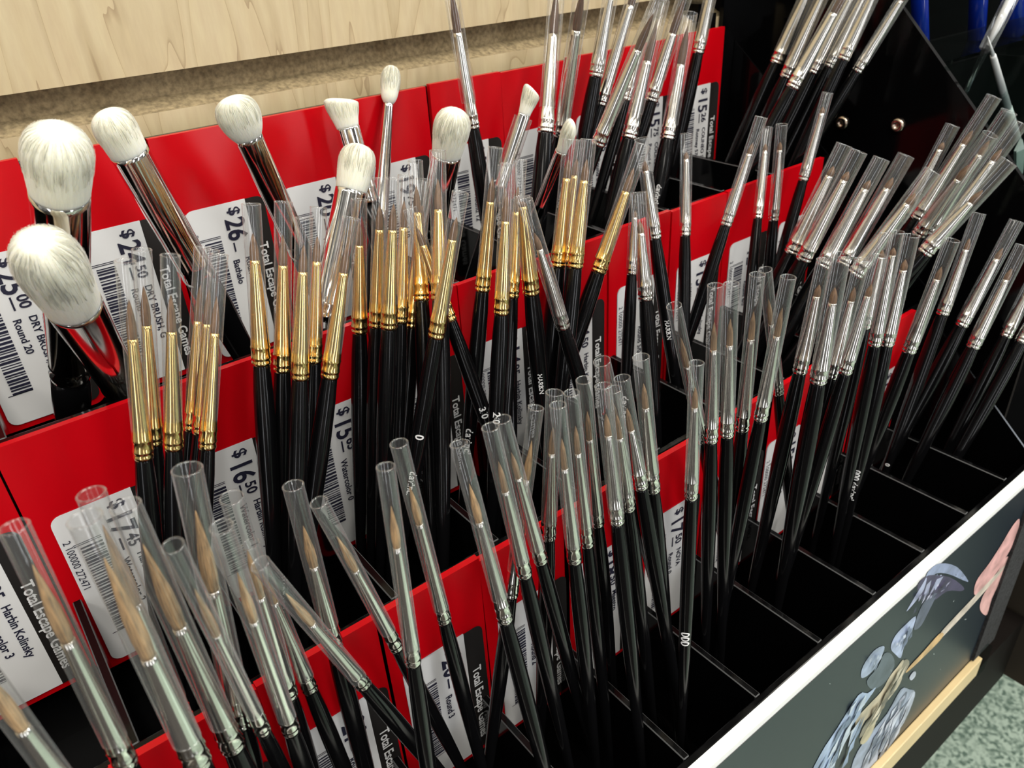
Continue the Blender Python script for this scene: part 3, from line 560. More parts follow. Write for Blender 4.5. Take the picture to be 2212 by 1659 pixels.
# ---------------------------------------------------------------- brushes
B = [
("S1",0,"dark",(2.058,3.097,-0.182),(2.091,3.052,-0.818),(2.150,2.971,-1.958),0.627,0.0674,0.0,1021,-0.16),
("S2",0,"dark",(2.695,3.133,-0.233),(2.458,2.976,-0.894),(2.076,2.723,-1.958),0.616,0.0782,0.0,1178,0.08),
("S3",0,"dark",(2.583,2.827,-0.222),(2.554,2.976,-0.923),(2.510,3.197,-1.958),0.671,0.0741,0.0,1211,0.15),
("S4",0,"thin",(2.923,2.988,-0.230),(2.811,3.001,-0.691),(2.501,3.039,-1.958),0.734,0.0723,0.0,1287,0.18),
("S5",0,"dark",(3.076,2.958,-0.221),(2.870,3.027,-0.839),(2.496,3.152,-1.958),0.712,0.067,0.0,1298,0.30),
("S6",0,"dark",(2.627,2.430,-0.312),(2.470,2.621,-0.894),(2.182,2.971,-1.958),0.666,0.0654,0.0,1292,0.42),
("S7",0,"dark",(3.136,2.885,-0.383),(2.897,2.849,-0.983),(2.509,2.791,-1.958),0.563,0.0766,0.0,1359,0.24),
("S8",0,"dark",(3.392,2.940,-0.325),(3.234,3.027,-0.875),(2.924,3.197,-1.958),0.575,0.0799,0.0,1406,0.33),
("S9",0,"dark",(3.491,3.015,-0.481),(3.267,2.925,-1.071),(2.929,2.791,-1.958),0.594,0.0829,0.0,1442,0.18),
("S10",0,"thin",(3.746,3.068,-0.289),(3.651,3.077,-0.697),(3.359,3.107,-1.958),0.735,0.0695,0.0,1508,0.22),
("S11",0,"thin",(3.174,2.986,-0.431),(2.996,2.976,-0.831),(2.495,2.949,-1.958),0.647,0.0555,0.0,1352,0.29),
("R1",0,"thin",(4.266,2.802,-0.347),(4.127,2.900,-0.798),(3.771,3.152,-1.958),0.771,0.0818,0.0,1677,0.45),
("R2",0,"thin",(4.182,2.651,-0.340),(4.048,2.773,-0.850),(3.755,3.039,-1.958),0.811,0.0742,0.0,1697,0.46),
("R3",0,"dark",(4.001,2.410,-0.324),(3.791,2.545,-0.844),(3.341,2.836,-1.958),0.658,0.074,0.0,1713,0.55),
("R4",0,"thin",(4.263,2.528,-0.344),(4.117,2.647,-0.826),(3.772,2.926,-1.958),0.753,0.0734,0.0,1757,0.50),
("R5",0,"thin",(4.375,2.528,-0.353),(4.217,2.621,-0.806),(3.817,2.859,-1.958),0.77,0.0718,0.0,1790,0.49),
("R6",0,"thin",(4.259,2.411,-0.343),(4.144,2.495,-0.747),(3.801,2.746,-1.958),0.8,0.0693,0.0,1822,0.47),
("R7",0,"thin",(4.353,2.296,-0.380),(4.213,2.444,-0.813),(3.844,2.836,-1.958),0.776,0.0621,0.0,1852,0.62),
("G1",1,"gold",(0.345,2.095,-0.693),(0.232,2.089,-1.243),(-0.023,2.076,-2.488),0.624,0.0504,0.0,310,-0.09),
("G2",1,"gold",(0.420,2.256,-0.727),(0.288,2.241,-1.301),(0.014,2.211,-2.488),0.628,0.0519,0.0,332,-0.06),
("G3",1,"gold",(0.450,2.078,-0.703),(0.310,2.064,-1.235),(-0.019,2.031,-2.488),0.621,0.0489,0.0,375,-0.02),
("G4",1,"gold",(0.621,2.419,-0.818),(0.416,2.317,-1.347),(-0.026,2.099,-2.488),0.597,0.0488,0.0,414,0.06),
("G5",1,"gold",(0.621,2.326,-0.802),(0.424,2.241,-1.325),(-0.014,2.054,-2.488),0.6,0.0474,0.0,433,0.06),
("G6",1,"gold",(0.613,2.222,-0.786),(0.411,2.140,-1.323),(-0.025,1.963,-2.488),0.6,0.0484,0.0,448,0.06),
("G7",1,"gold",(0.765,2.313,-0.695),(0.667,2.267,-1.183),(0.407,2.144,-2.488),0.66,0.0563,0.0,565,-0.06),
("G8",1,"gold",(0.872,2.336,-0.719),(0.736,2.292,-1.246),(0.416,2.189,-2.488),0.636,0.0553,0.0,610,0.01),
("G9",1,"gold",(0.878,2.208,-0.742),(0.745,2.165,-1.225),(0.399,2.054,-2.488),0.674,0.0536,0.0,648,0.03),
("G10",1,"gold",(1.030,2.450,-0.800),(0.865,2.343,-1.284),(0.453,2.076,-2.488),0.652,0.0563,0.0,677,0.03),
("G11",1,"gold",(1.016,2.183,-0.770),(0.843,2.165,-1.259),(0.406,2.121,-2.488),0.664,0.0551,0.0,712,0.13),
("G12",1,"gold",(1.155,2.393,-0.790),(1.065,2.368,-1.248),(0.822,2.301,-2.488),0.663,0.0539,0.0,777,-0.00),
("G13",1,"gold",(1.205,2.314,-0.715),(1.099,2.292,-1.209),(0.825,2.234,-2.488),0.666,0.0526,0.0,814,0.03),
("G14",1,"gold",(1.194,2.200,-0.690),(1.094,2.191,-1.176),(0.825,2.166,-2.488),0.668,0.0537,0.0,840,0.04),
("G15",1,"gold",(1.395,2.485,-0.778),(1.230,2.368,-1.267),(0.820,2.076,-2.488),0.647,0.0571,0.0,864,0.04),
("G16",1,"gold",(1.472,2.538,-0.752),(1.333,2.368,-1.210),(0.946,1.896,-2.488),0.627,0.0564,0.0,911,-0.05),
("G17",1,"gold",(1.507,2.548,-0.830),(1.303,2.419,-1.332),(0.834,2.121,-2.488),0.66,0.063,0.0,889,0.08),
("G18",1,"gold",(1.476,2.382,-0.689),(1.336,2.241,-1.166),(0.948,1.851,-2.488),0.606,0.0588,0.0,950,-0.02),
("G19",1,"gold",(1.319,2.017,-0.725),(1.187,2.039,-1.187),(0.817,2.099,-2.488),0.684,0.0527,0.0,943,0.17),
("G20",1,"gold",(1.350,2.405,-0.872),(1.385,2.267,-1.275),(1.490,1.851,-2.488),0.675,0.05,0.0,972,-0.36),
("G21",1,"gold",(1.633,2.253,-0.687),(1.524,2.241,-1.188),(1.241,2.211,-2.488),0.631,0.0526,0.0,1042,0.09),
("G22",1,"gold",(1.594,2.131,-0.712),(1.495,2.089,-1.222),(1.248,1.986,-2.488),0.625,0.054,0.0,1083,0.05),
("G23",1,"gold",(1.848,2.495,-0.836),(1.711,2.343,-1.310),(1.371,1.963,-2.488),0.678,0.055,0.0,1096,-0.02),
("G24",1,"gold",(1.804,2.341,-0.781),(1.655,2.241,-1.259),(1.272,1.986,-2.488),0.624,0.0576,0.0,1104,0.06),
("G25",1,"gold",(1.675,2.171,-0.856),(1.676,2.140,-1.217),(1.679,2.031,-2.488),0.905,0.0601,0.0,1148,-0.10),
("G26",1,"thin",(1.619,2.083,-0.835),(1.720,2.013,-1.329),(1.957,1.851,-2.488),0.633,0.0552,0.0,1216,-0.30),
("G27",1,"gold",(2.076,2.358,-0.759),(1.959,2.317,-1.241),(1.657,2.211,-2.488),0.699,0.0624,0.0,1205,0.10),
("G28",1,"gold",(2.106,2.287,-0.753),(1.985,2.241,-1.231),(1.669,2.121,-2.488),0.683,0.0616,0.0,1242,0.11),
("G29",1,"gold",(2.232,2.481,-0.811),(2.077,2.419,-1.277),(1.673,2.256,-2.488),0.706,0.0582,0.0,1217,0.14),
("G30",1,"gold",(2.412,2.295,-0.831),(2.188,2.317,-1.334),(1.675,2.369,-2.488),0.633,0.0657,0.0,1293,0.35),
("H1",1,"thin",(2.286,2.192,-0.984),(2.245,2.089,-1.409),(2.141,1.828,-2.488),0.624,0.0643,0.0,1395,-0.07),
("H2",1,"thin",(2.457,2.346,-0.825),(2.480,2.267,-1.246),(2.548,2.031,-2.488),0.68,0.059,0.0,1415,-0.14),
("H3",1,"thin",(2.417,2.328,-1.053),(2.341,2.267,-1.375),(2.078,2.054,-2.488),0.711,0.052,0.0,1365,0.05),
("H4",1,"thin",(2.864,2.451,-0.896),(2.770,2.343,-1.331),(2.519,2.054,-2.488),0.749,0.0557,0.0,1480,0.01),
("H5",1,"thin",(3.054,2.192,-0.820),(2.903,2.216,-1.284),(2.510,2.279,-2.488),0.665,0.0562,0.0,1568,0.33),
("H6",1,"thin",(3.344,2.280,-0.916),(3.349,2.267,-1.382),(3.361,2.234,-2.488),0.739,0.0537,0.0,1671,0.09),
("H7",1,"thin",(3.544,2.499,-0.998),(3.395,2.393,-1.416),(3.015,2.121,-2.488),0.741,0.0525,0.0,1637,0.11),
("H8",1,"thin",(3.848,2.376,-0.861),(3.723,2.368,-1.283),(3.366,2.346,-2.488),0.768,0.0576,0.0,1735,0.28),
("K1",1,"thin",(3.493,2.030,-1.000),(3.311,2.115,-1.508),(2.958,2.279,-2.488),0.721,0.0794,0.0,1710,0.49),
("K2",1,"thin",(3.420,1.912,-0.996),(3.258,2.013,-1.501),(2.943,2.211,-2.488),0.742,0.0769,0.0,1735,0.52),
("K3",1,"thin",(3.569,1.878,-1.053),(3.359,1.963,-1.552),(2.964,2.121,-2.488),0.726,0.0785,0.0,1778,0.55),
("K4",1,"thin",(3.970,1.966,-1.134),(3.727,2.064,-1.676),(3.364,2.211,-2.488),0.704,0.085,0.0,1822,0.58),
("K5",1,"thin",(3.551,1.628,-1.059),(3.348,1.785,-1.537),(2.944,2.099,-2.488),0.691,0.079,0.0,1848,0.75),
("K6",1,"thin",(4.298,1.921,-1.038),(4.163,2.013,-1.540),(3.908,2.189,-2.488),0.758,0.0725,0.0,1948,0.53),
("K7",1,"thin",(4.275,1.745,-0.873),(4.106,1.912,-1.481),(3.828,2.189,-2.488),0.626,0.0736,0.0,1980,0.64),
("K8",1,"thin",(4.105,1.596,-0.895),(3.992,1.785,-1.496),(3.804,2.099,-2.488),0.662,0.0749,0.0,2005,0.67),
("K9",1,"thin",(4.374,1.633,-0.998),(4.152,1.811,-1.595),(3.820,2.076,-2.488),0.69,0.0788,0.0,2020,0.73),
("K10",1,"thin",(3.876,1.558,-0.952),(3.841,1.760,-1.462),(3.771,2.166,-2.488),0.573,0.0726,0.0,1985,0.72),
("K11",1,"thin",(3.952,1.482,-1.074),(3.781,1.684,-1.522),(3.411,2.121,-2.488),0.562,0.0816,0.0,1998,0.92),
("B0",2,"big",(-0.224,1.382,-1.020),(-0.181,1.346,-1.579),(-0.059,1.247,-3.138),0.541,0.0525,0.0,195,-0.74),
("B1",2,"big",(-0.081,1.464,-0.911),(-0.085,1.419,-1.563),(-0.095,1.312,-3.138),0.565,0.0536,0.0,272,-0.47),
("B2",2,"big",(0.028,1.382,-0.899),(0.041,1.346,-1.604),(0.071,1.269,-3.138),0.491,0.0626,0.0,428,-0.46),
("BX",2,"big",(0.057,1.551,-0.960),(0.051,1.517,-1.645),(0.037,1.442,-3.138),0.565,0.0573,0.0,395,-0.40),
("B3",2,"big",(0.102,1.480,-0.972),(0.129,1.444,-1.731),(0.178,1.377,-3.138),0.551,0.0609,0.0,503,-0.45),
("B4",2,"hair",(0.137,1.284,-0.965),(0.202,1.419,-1.707),(0.325,1.680,-3.138),0.589,0.0409,0.0,567,-0.49),
("B5",2,"big",(0.242,1.534,-0.981),(0.172,1.517,-1.753),(0.046,1.485,-3.138),0.569,0.0648,0.0,520,-0.21),
("B6",2,"hair",(0.247,1.385,-1.048),(0.270,1.444,-1.793),(0.312,1.550,-3.138),0.594,0.0489,0.0,628,-0.34),
("B7",2,"hair",(0.311,1.525,-1.091),(0.320,1.590,-1.839),(0.336,1.702,-3.138),0.55,0.0532,0.0,624,-0.29),
("B8",2,"hair",(0.322,1.488,-1.272),(0.493,1.468,-1.819),(0.907,1.420,-3.138),0.544,0.0478,0.0,785,-0.86),
("B9",2,"hair",(0.343,1.634,-1.324),(0.380,1.590,-1.863),(0.467,1.485,-3.138),0.624,0.0483,0.0,670,-0.42),
("B10",2,"hair",(0.478,1.615,-1.197),(0.476,1.590,-1.758),(0.470,1.528,-3.138),0.528,0.0541,0.0,722,-0.26),
("B11",2,"hair",(0.498,1.511,-1.199),(0.630,1.517,-1.814),(0.913,1.528,-3.138),0.575,0.045,0.0,856,-0.54),
("B12",2,"hair",(0.627,1.380,-1.081),(0.598,1.346,-1.698),(0.529,1.269,-3.138),0.62,0.0447,0.0,892,-0.14),
("B13",2,"hair",(0.719,1.480,-1.111),(0.771,1.468,-1.761),(0.881,1.442,-3.138),0.583,0.0458,0.0,959,-0.26),
("B14",2,"hair",(0.870,1.444,-1.164),(0.904,1.346,-1.753),(0.985,1.117,-3.138),0.584,0.0482,0.0,1091,-0.26),
("B15",2,"hair",(0.965,1.433,-1.151),(1.020,1.395,-1.685),(1.168,1.290,-3.138),0.594,0.0479,0.0,1133,-0.23),
("B16",2,"hair",(1.013,1.444,-1.152),(1.102,1.419,-1.698),(1.338,1.355,-3.138),0.619,0.0462,0.0,1168,-0.27),
("B17",2,"hair",(1.170,1.496,-1.208),(1.033,1.492,-1.856),(0.762,1.485,-3.138),0.643,0.0463,0.0,1104,0.13),
("B18",2,"hair",(1.261,1.520,-1.206),(1.214,1.517,-1.736),(1.092,1.507,-3.138),0.605,0.0517,0.0,1185,0.04),
("B19",2,"hair",(1.174,1.403,-1.157),(1.197,1.371,-1.722),(1.255,1.290,-3.138),0.619,0.0472,0.0,1241,-0.11),
("B20",2,"hair",(1.238,1.419,-1.152),(1.274,1.395,-1.718),(1.364,1.334,-3.138),0.63,0.0455,0.0,1269,-0.11),
("B21",2,"hair",(1.345,1.486,-1.182),(1.409,1.492,-1.773),(1.557,1.507,-3.138),0.619,0.0481,0.0,1291,-0.10),
("B22",2,"hair",(1.493,1.565,-1.208),(1.691,1.590,-1.874),(2.066,1.637,-3.138),0.555,0.0546,0.0,1372,-0.24),
("B23",2,"hair",(1.346,1.405,-1.166),(1.354,1.346,-1.638),(1.380,1.160,-3.138),0.652,0.0502,0.0,1333,-0.10),
("B24",2,"hair",(1.436,1.454,-1.237),(1.476,1.419,-1.698),(1.603,1.312,-3.138),0.613,0.0514,0.0,1356,-0.12),
("B25",2,"hair",(1.516,1.499,-1.250),(1.561,1.444,-1.666),(1.718,1.247,-3.138),0.537,0.0529,0.0,1384,-0.18),
("B26",2,"hair",(1.575,1.476,-1.188),(1.623,1.444,-1.713),(1.754,1.355,-3.138),0.642,0.0529,0.0,1411,-0.09),
("B27",2,"hair",(1.867,1.608,-1.155),(2.058,1.590,-1.785),(2.468,1.550,-3.138),0.584,0.0519,0.0,1518,-0.21),
("B28",2,"hair",(1.562,1.250,-1.111),(1.553,1.225,-1.573),(1.523,1.139,-3.138),0.684,0.0429,0.0,1493,0.04),
("B29",2,"hair",(1.876,1.452,-1.033),(1.884,1.419,-1.616),(1.906,1.334,-3.138),0.608,0.0496,0.0,1536,0.03),
("B30",2,"hair",(1.923,1.426,-1.034),(1.940,1.395,-1.606),(1.988,1.312,-3.138),0.617,0.0498,0.0,1571,0.03),
("B31",2,"hair",(2.057,1.428,-1.043),(2.059,1.419,-1.647),(2.065,1.399,-3.138),0.606,0.0513,0.0,1603,0.10),
("B32",2,"hair",(2.347,1.598,-1.163),(2.491,1.565,-1.737),(2.842,1.485,-3.138),0.583,0.0491,0.0,1681,-0.11),
("B33",2,"hair",(2.080,1.329,-1.029),(2.056,1.346,-1.565),(1.985,1.399,-3.138),0.606,0.0499,0.0,1643,0.20),
("C1",2,"thin",(2.519,1.469,-1.136),(2.466,1.468,-1.587),(2.284,1.464,-3.138),0.684,0.0586,0.0,1728,0.22),
("C2",2,"thin",(2.473,1.383,-1.077),(2.441,1.371,-1.579),(2.344,1.334,-3.138),0.632,0.0664,0.0,1768,0.18),
("C3",2,"thin",(2.688,1.419,-1.170),(2.623,1.419,-1.650),(2.420,1.420,-3.138),0.658,0.0565,0.0,1797,0.26),
("C4",2,"thin",(2.640,1.331,-1.117),(2.582,1.346,-1.582),(2.388,1.399,-3.138),0.667,0.0544,0.0,1826,0.30),
("C5",2,"thin",(3.160,1.581,-1.236),(3.098,1.565,-1.647),(2.872,1.507,-3.138),0.755,0.0556,0.0,1868,0.23),
("C6",2,"thin",(2.942,1.433,-1.132),(2.922,1.419,-1.613),(2.858,1.377,-3.138),0.802,0.0551,0.0,1890,0.20),
("C7",2,"thin",(3.063,1.433,-1.179),(3.024,1.419,-1.649),(2.900,1.377,-3.138),0.693,0.0641,0.0,1915,0.23),
("C8",2,"thin",(3.315,1.378,-1.252),(3.251,1.419,-1.768),(3.082,1.528,-3.138),0.662,0.0629,0.0,1964,0.39),
("C9",2,"thin",(4.001,1.571,-1.351),(3.860,1.565,-1.839),(3.485,1.550,-3.138),0.645,0.0635,0.0,2036,0.36),
("C10",2,"thin",(4.220,1.475,-1.422),(4.000,1.517,-1.935),(3.484,1.615,-3.138),0.642,0.0695,0.0,2077,0.53),
("C11",2,"thin",(4.038,1.356,-1.469),(3.887,1.395,-1.972),(3.537,1.485,-3.138),0.671,0.0669,0.0,2102,0.50),
("C12",2,"thin",(4.402,1.382,-1.753),(4.278,1.395,-2.051),(3.827,1.442,-3.138),0.686,0.0677,0.0,2172,0.50),
("C13",2,"thin",(4.335,1.281,-1.804),(4.229,1.298,-2.032),(3.716,1.377,-3.138),0.655,0.0663,0.0,2207,0.56),
("W1",0,"white",(0.320,2.290,-0.392),(0.186,2.799,-1.249),(0.076,3.219,-1.958),0.794,0.1679,0.1386,152,-0.06),
("W2",0,"white",(0.543,2.811,-0.455),(0.711,2.925,-1.085),(0.945,3.084,-1.958),0.782,0.1333,0.1148,428,-0.57),
("W3",0,"white",(0.908,2.714,-0.462),(1.109,2.900,-1.097),(1.382,3.152,-1.958),0.776,0.1459,0.0956,648,-0.46),
("W4",0,"white",(1.475,3.090,-0.597),(1.502,3.027,-1.009),(1.565,2.881,-1.958),0.722,0.1356,0.0956,795,-0.28),
("W5",0,"white",(1.817,3.238,-0.531),(1.575,3.103,-1.149),(1.259,2.926,-1.958),0.76,0.0851,0.0449,818,0.09),
("W6",0,"white",(1.770,2.693,-0.639),(1.723,2.900,-1.181),(1.656,3.197,-1.958),0.661,0.1457,0.114,932,0.20),
("W7",0,"white",(1.391,2.795,-0.717),(1.080,2.697,-1.303),(0.733,2.588,-1.958),0.733,0.1383,0.1107,702,0.21),
("W8",0,"white",(0.173,2.151,-0.604),(0.314,2.697,-1.327),(0.436,3.174,-1.958),0.659,0.1692,0.138,268,-0.60),
("W9",0,"white",(2.234,2.780,-0.640),(2.064,2.824,-1.034),(1.665,2.926,-1.958),0.736,0.0798,0.0545,1082,0.33),
("W10",0,"white",(2.176,2.457,-0.723),(2.144,2.672,-1.147),(2.083,3.084,-1.958),0.701,0.0636,0.0522,1160,0.39)]
MARKS = [('G20', '3/0', 0.723, 0.03), ('G22', '2/0', 0.709, 0.03), ('G30', '3/0', 0.71, 0.026), ('G19', '0', 0.734, 0.034), ('G19', 'davinci', 0.623, 0.03), ('G9', '1', 0.736, 0.04), ('G8', 'HARBIN KOLINSKY', 0.401, 0.026), ('G17', 'HARBIN KOLINSKY', 0.41, 0.026), ('G21', 'davinci', 0.575, 0.034), ('H3', 'davinci', 0.523, 0.034), ('S9', 'davinci', 0.745, 0.03), ('B28', '000', 0.648, 0.034), ('C7', '000 davinci', 0.583, 0.03), ('H2', 'HARBIN', 0.696, 0.022), ('C9', '0', 0.375, 0.026), ('G25', 'HARBIN', 0.744, 0.02)]
marks = {}
for nm, tx, fr, sz in MARKS: marks.setdefault(nm, []).append((tx, fr, sz))
WHITE = {'W1': 'large round white dry brush standing furthest left in the back tier',
         'W2': 'white dry brush with long chrome ferrule, second from left, leaning left',
         'W3': 'white dry brush with pinched flat chrome ferrule, leaning left',
         'W4': 'small white flat-cut brush against the red card, left of the cotton-bud-shaped one',
         'W5': 'narrow white cotton-bud-shaped brush with thin tapered chrome ferrule',
         'W6': 'round white brush behind the gold brushes, touching the tall brown-haired brush',
         'W7': 'round white brush leaning out low in front of the flat-cut white one',
         'W8': 'largest white dry brush leaning forward at lower left over the red card edge',
         'W9': 'small white slant-cut brush against the red card with clear sleeve',
         'W10': 'smallest white brush, leaning right beside the tall brown-haired brushes'}
KINDN = {'gold': 'gold-ferruled brush in clear cap', 'hair': 'tan-haired silver brush in clear cap', 'big': 'thick tan-haired silver brush in wide cap',
         'dark': 'tall brown-haired silver brush in clear cap', 'thin': 'slim silver brush in clear cap'}
TIER = ['back', 'middle', 'front']
ordn = {}
def words(n):
    base = ORD + ['thirteenth', 'fourteenth', 'fifteenth', 'sixteenth', 'seventeenth', 'eighteenth', 'nineteenth', 'twentieth']
    if n < 20: return base[n]
    return {2: 'twenty-', 3: 'thirty-'}[(n + 1) // 10] + base[(n + 1) % 10 - 1] if (n + 1) % 10 else 'thirtieth'
grp = {}
for b in B:
    if b[2] != 'white': grp.setdefault((b[1], b[2]), []).append(b)
for k, L in grp.items():
    L.sort(key=lambda b: b[9])
    for i, b in enumerate(L):
        s = b[10]; lean = 'leaning right' if s > 0.22 else 'leaning left' if s < -0.22 else 'nearly upright'
        ordn[b[0]] = '%s, %s from left in the %s tier, %s' % (KINDN[k[1]], words(i), TIER[k[0]], lean)
def hair_strands(V, F, prof, n, ell, rnd, fuzz):
    """thin three-sided hairs that follow the head's outline and stick out a little at the crown"""
    zs = [p[1] for p in prof]
    def rad(z):
        for (r0, z0), (r1, z1) in zip(prof, prof[1:]):
            if z0 <= z <= z1: return r0 + (r1 - r0) * (z - z0) / max(z1 - z0, 1e-9)
        return prof[-1][0]
    H = zs[-1]
    for _ in range(n):
        a = rnd.uniform(0, 2 * math.pi); za = H * rnd.uniform(0.30, 0.84); ln = H * rnd.uniform(0.18, 0.34); zb = min(H * 0.97, za + ln)
        wd = H * 0.0032; pts = []
        for t in (0, 0.5, 1):
            z = za + (zb - za) * t; r = rad(z) * (0.995 + 0.012 * t) + H * fuzz * t * rnd.random(); z += H * fuzz * t * rnd.random()
            aa = a + rnd.uniform(-0.03, 0.03)
            pts.append(Vector((r * math.cos(aa) * ell, r * math.sin(aa), z)))
        s = len(V); tan = Vector((-math.sin(a), math.cos(a), 0))
        for p, q in zip(pts, (1, 0.8, 0.15)):
            V += [tuple(p + tan * wd * q), tuple(p - tan * wd * q), tuple(p + Vector((math.cos(a), math.sin(a), 0)) * wd * q)]
        for j in (0, 3):
            for k in range(3):
                F.append((s + j + k, s + j + (k + 1) % 3, s + j + 3 + (k + 1) % 3, s + j + 3 + k))
camp = Vector((0, 0, Z0))
def brush(name, tier, kind, PT, PJ, PB, ff, dm, fd, jx, lean):
    top, jn, base = W(*PT), W(*PJ), W(*PB)
    ax = (jn - base).normalized(); Lh = (jn - base).length; Lu = (top - jn).length
    rc = dm * U / 2; rnd = random.Random(name)
    lab = WHITE[name] if kind == 'white' else ordn[name]
    g = 'white dry brushes in the back tier' if kind == 'white' else 'capped brushes in the %s tier of the rack' % TIER[tier]
    root = empty('dry_brush' if kind == 'white' else 'paint_brush', base, lab, 'brush', g)
    # local z along the brush, local x turned towards the camera
    tocam = (camp - jn); tocam -= ax * tocam.dot(ax); tocam.normalize()
    yv = ax.cross(tocam)
    root.rotation_euler = Matrix((tocam, yv, ax)).transposed().to_euler()
    if kind == 'white':
        rf0 = fd * U / 2 * (1.08 if name in ('W1', 'W2', 'W6', 'W7', 'W8') else 1.0)
        rj = rf0 * {'W5': 1.75, 'W8': 0.86, 'W1': 0.84}.get(name, 0.97)
        el = {'W3': 0.62, 'W4': 0.6, 'W9': 0.6}.get(name, 1.0)
        zf = Lh + Lu * ff
        hp = [(rj * 0.25, 0), (rj * 0.5, 0.004), (rj * 0.7, Lh * 0.3), (rj * 1.0, Lh * 0.8), (rj * 0.95, Lh)]
        lathe('handle', hp, M['handle'], root, 28)
        fp = [(rj * 1.0, Lh - 0.002), (rj * 1.03, Lh), (rj * 1.0, Lh + 0.001), (rj, Lh + 0.0045), (rj * 1.035, Lh + 0.0052), (rj * 0.99, Lh + 0.006)]
        for t in (0.3, 0.6, 0.8, 0.97): fp.append((rj + (rf0 - rj) * t, Lh + 0.006 + (zf - Lh - 0.006) * t))
        fp += [(rf0 * 1.0, zf), (rf0 * 0.94, zf + 0.0002), (rf0 * 0.9, zf - 0.001)]
        if el < 1: eF = lambda z: 1.0 - (1 - el) * max(0, min(1, (z - Lh) / max(1e-6, (zf - Lh) * 0.62)))
        else: eF = 1.0
        fo = lathe('ferrule', fp, M['chrome'], root, 36, eF)
        if name == 'W3':     # the pinch where the round tube turns flat
            for v in fo.data.vertices:
                t = (v.co.z - Lh) / (zf - Lh)
                if 0.45 < t < 0.75 and v.co.x > 0: v.co.x *= 0.72
        hw = dm * U / 2; Hh = Lu * (1 - ff)
        if name in ('W4', 'W9'): pr_ = [(rf0 * 0.97, 0), (rf0 * .8 + hw * .2, Hh * .2), (rf0 * .35 + hw * .65, Hh * .5), (hw, Hh * .8), (hw * .93, Hh * .92), (hw * .6, Hh * .98), (0.0002, Hh)]
        elif name in ('W5', 'W10'): pr_ = [(rf0 * .9, 0), (hw * .8, Hh * .15), (hw * .95, Hh * .4), (hw, Hh * .65), (hw * .85, Hh * .84), (hw * .5, Hh * .96), (0.0002, Hh)]
        elif name in ('W2', 'W3'): pr_ = [(rf0 * 1.0, 0), (rf0 * .6 + hw * .4, Hh * .12), (rf0 * .2 + hw * .8, Hh * .3), (hw, Hh * .52), (hw * .98, Hh * .68), (hw * .86, Hh * .84), (hw * .62, Hh * .94), (hw * .32, Hh * .985), (0.0002, Hh)]
        else: pr_ = [(rf0 * 1.0, 0), (rf0 * .65 + hw * .35, Hh * .14), (rf0 * .22 + hw * .78, Hh * .34), (hw, Hh * .57), (hw * .98, Hh * .71), (hw * .84, Hh * .85), (hw * .6, Hh * .94), (hw * .3, Hh * .985), (0.0002, Hh)]
        # smooth profile
        q = []
        for i in range(len(pr_) - 1):
            a, b_, c_, d_ = pr_[max(0, i - 1)], pr_[i], pr_[i + 1], pr_[min(len(pr_) - 1, i + 2)]
            for s in (0, .25, .5, .75):
                q.append(tuple(0.5 * (2 * b_[k] + (c_[k] - a[k]) * s + (2 * a[k] - 5 * b_[k] + 4 * c_[k] - d_[k]) * s * s + (3 * b_[k] - a[k] - 3 * c_[k] + d_[k]) * s ** 3) for k in (0, 1)))
        q.append(pr_[-1]); q = [(max(r, 0.0001), z) for r, z in q]
        V, F = lathe_vf([(r * 0.985, z) for r, z in q], 40, True, True, el)
        hair_strands(V, F, q, 520 if hw > 0.004 else 260, el, rnd, 0.016)
        if name in ('W4', 'W9', 'W10'):       # slant cut
            V = [(x, y, z * (1 - 0.16 * (y / hw) * (z / Hh))) if z > 0 else (x, y, z) for x, y, z in V]
        V = [(x, y, z + zf) for x, y, z in V]
        link('bristles', V, F, M['goat'], root, True)
        if name == 'W9':
            V, F = lathe_vf([(rf0 * 1.5, Lh + 0.01), (rf0 * 1.5, zf - Hh * .1)], 24, False, False)
            link('clear_sleeve', V, F, M['cap'], root, True)
        return root
    P = {'gold': (.52, 1.10, 'gold', 'ginger', .50), 'hair': (.46, 1.0, 'silver', 'tan', .52), 'big': (.52, 1.0, 'silver', 'tan', .72),
         'dark': (.55, 1.04, 'silver', 'brown', .72), 'thin': (.44, 1.0, 'silver', 'ginger', .32)}[kind]
    if kind == 'hair' and jx > 1120: P = P[:3] + ('umber', .46)
    rt, rj = rc * P[0], rc * P[1]
    zf = Lh + Lu * ff
    # handle: thin tip in the cell, belly below the ferrule
    rb = rj * 1.02
    hp = [(rb * .14, 0), (rb * .30, Lh * .01), (rb * .42, Lh * .10), (rb * .60, Lh * .28), (rb * .82, Lh * .46), (rb * .99, Lh * .62), (rb * 1.07, Lh * .74), (rb * 1.06, Lh * .84), (rb * .98, Lh * .93), (rj * .86, Lh * .99), (rj * .82, Lh + .001)]
    hd = lathe('handle', hp, M['handle'], root, 20)
    # ferrule with two crimped rings
    cr_ = rj * .16
    fp = [(rj * .82, Lh - .0008), (rj * .93, Lh - .0006)]
    z = Lh
    fp += [(rj * .97, z), (rj * 1.0, z + .0004), (rj * .93, z + .0009), (rj * .92, z + .0014), (rj * 1.0, z + .0018), (rj * 1.02, z + .0024), (rj * .95, z + .0030), (rj * .96, z + .0055), (rj * 1.02, z + .0060), (rj * .95, z + .0066)]
    z1 = z + .0066
    for t in (.15, .4, .7, .95): fp.append((rj * .95 + (rt - rj * .95) * t, z1 + (zf - z1) * t))
    fp += [(rt, zf), (rt * .88, zf + .0001), (rt * .8, zf - .0006)]
    lathe('ferrule', fp, M[P[2]], root, 24)
    # hair
    Hh = (Lu - (zf - Lh)) * P[4] * rnd.uniform(.92, 1.06)
    bl = 1.12 if P[3] == 'tan' else 0.92 if P[3] == 'umber' else 1.0
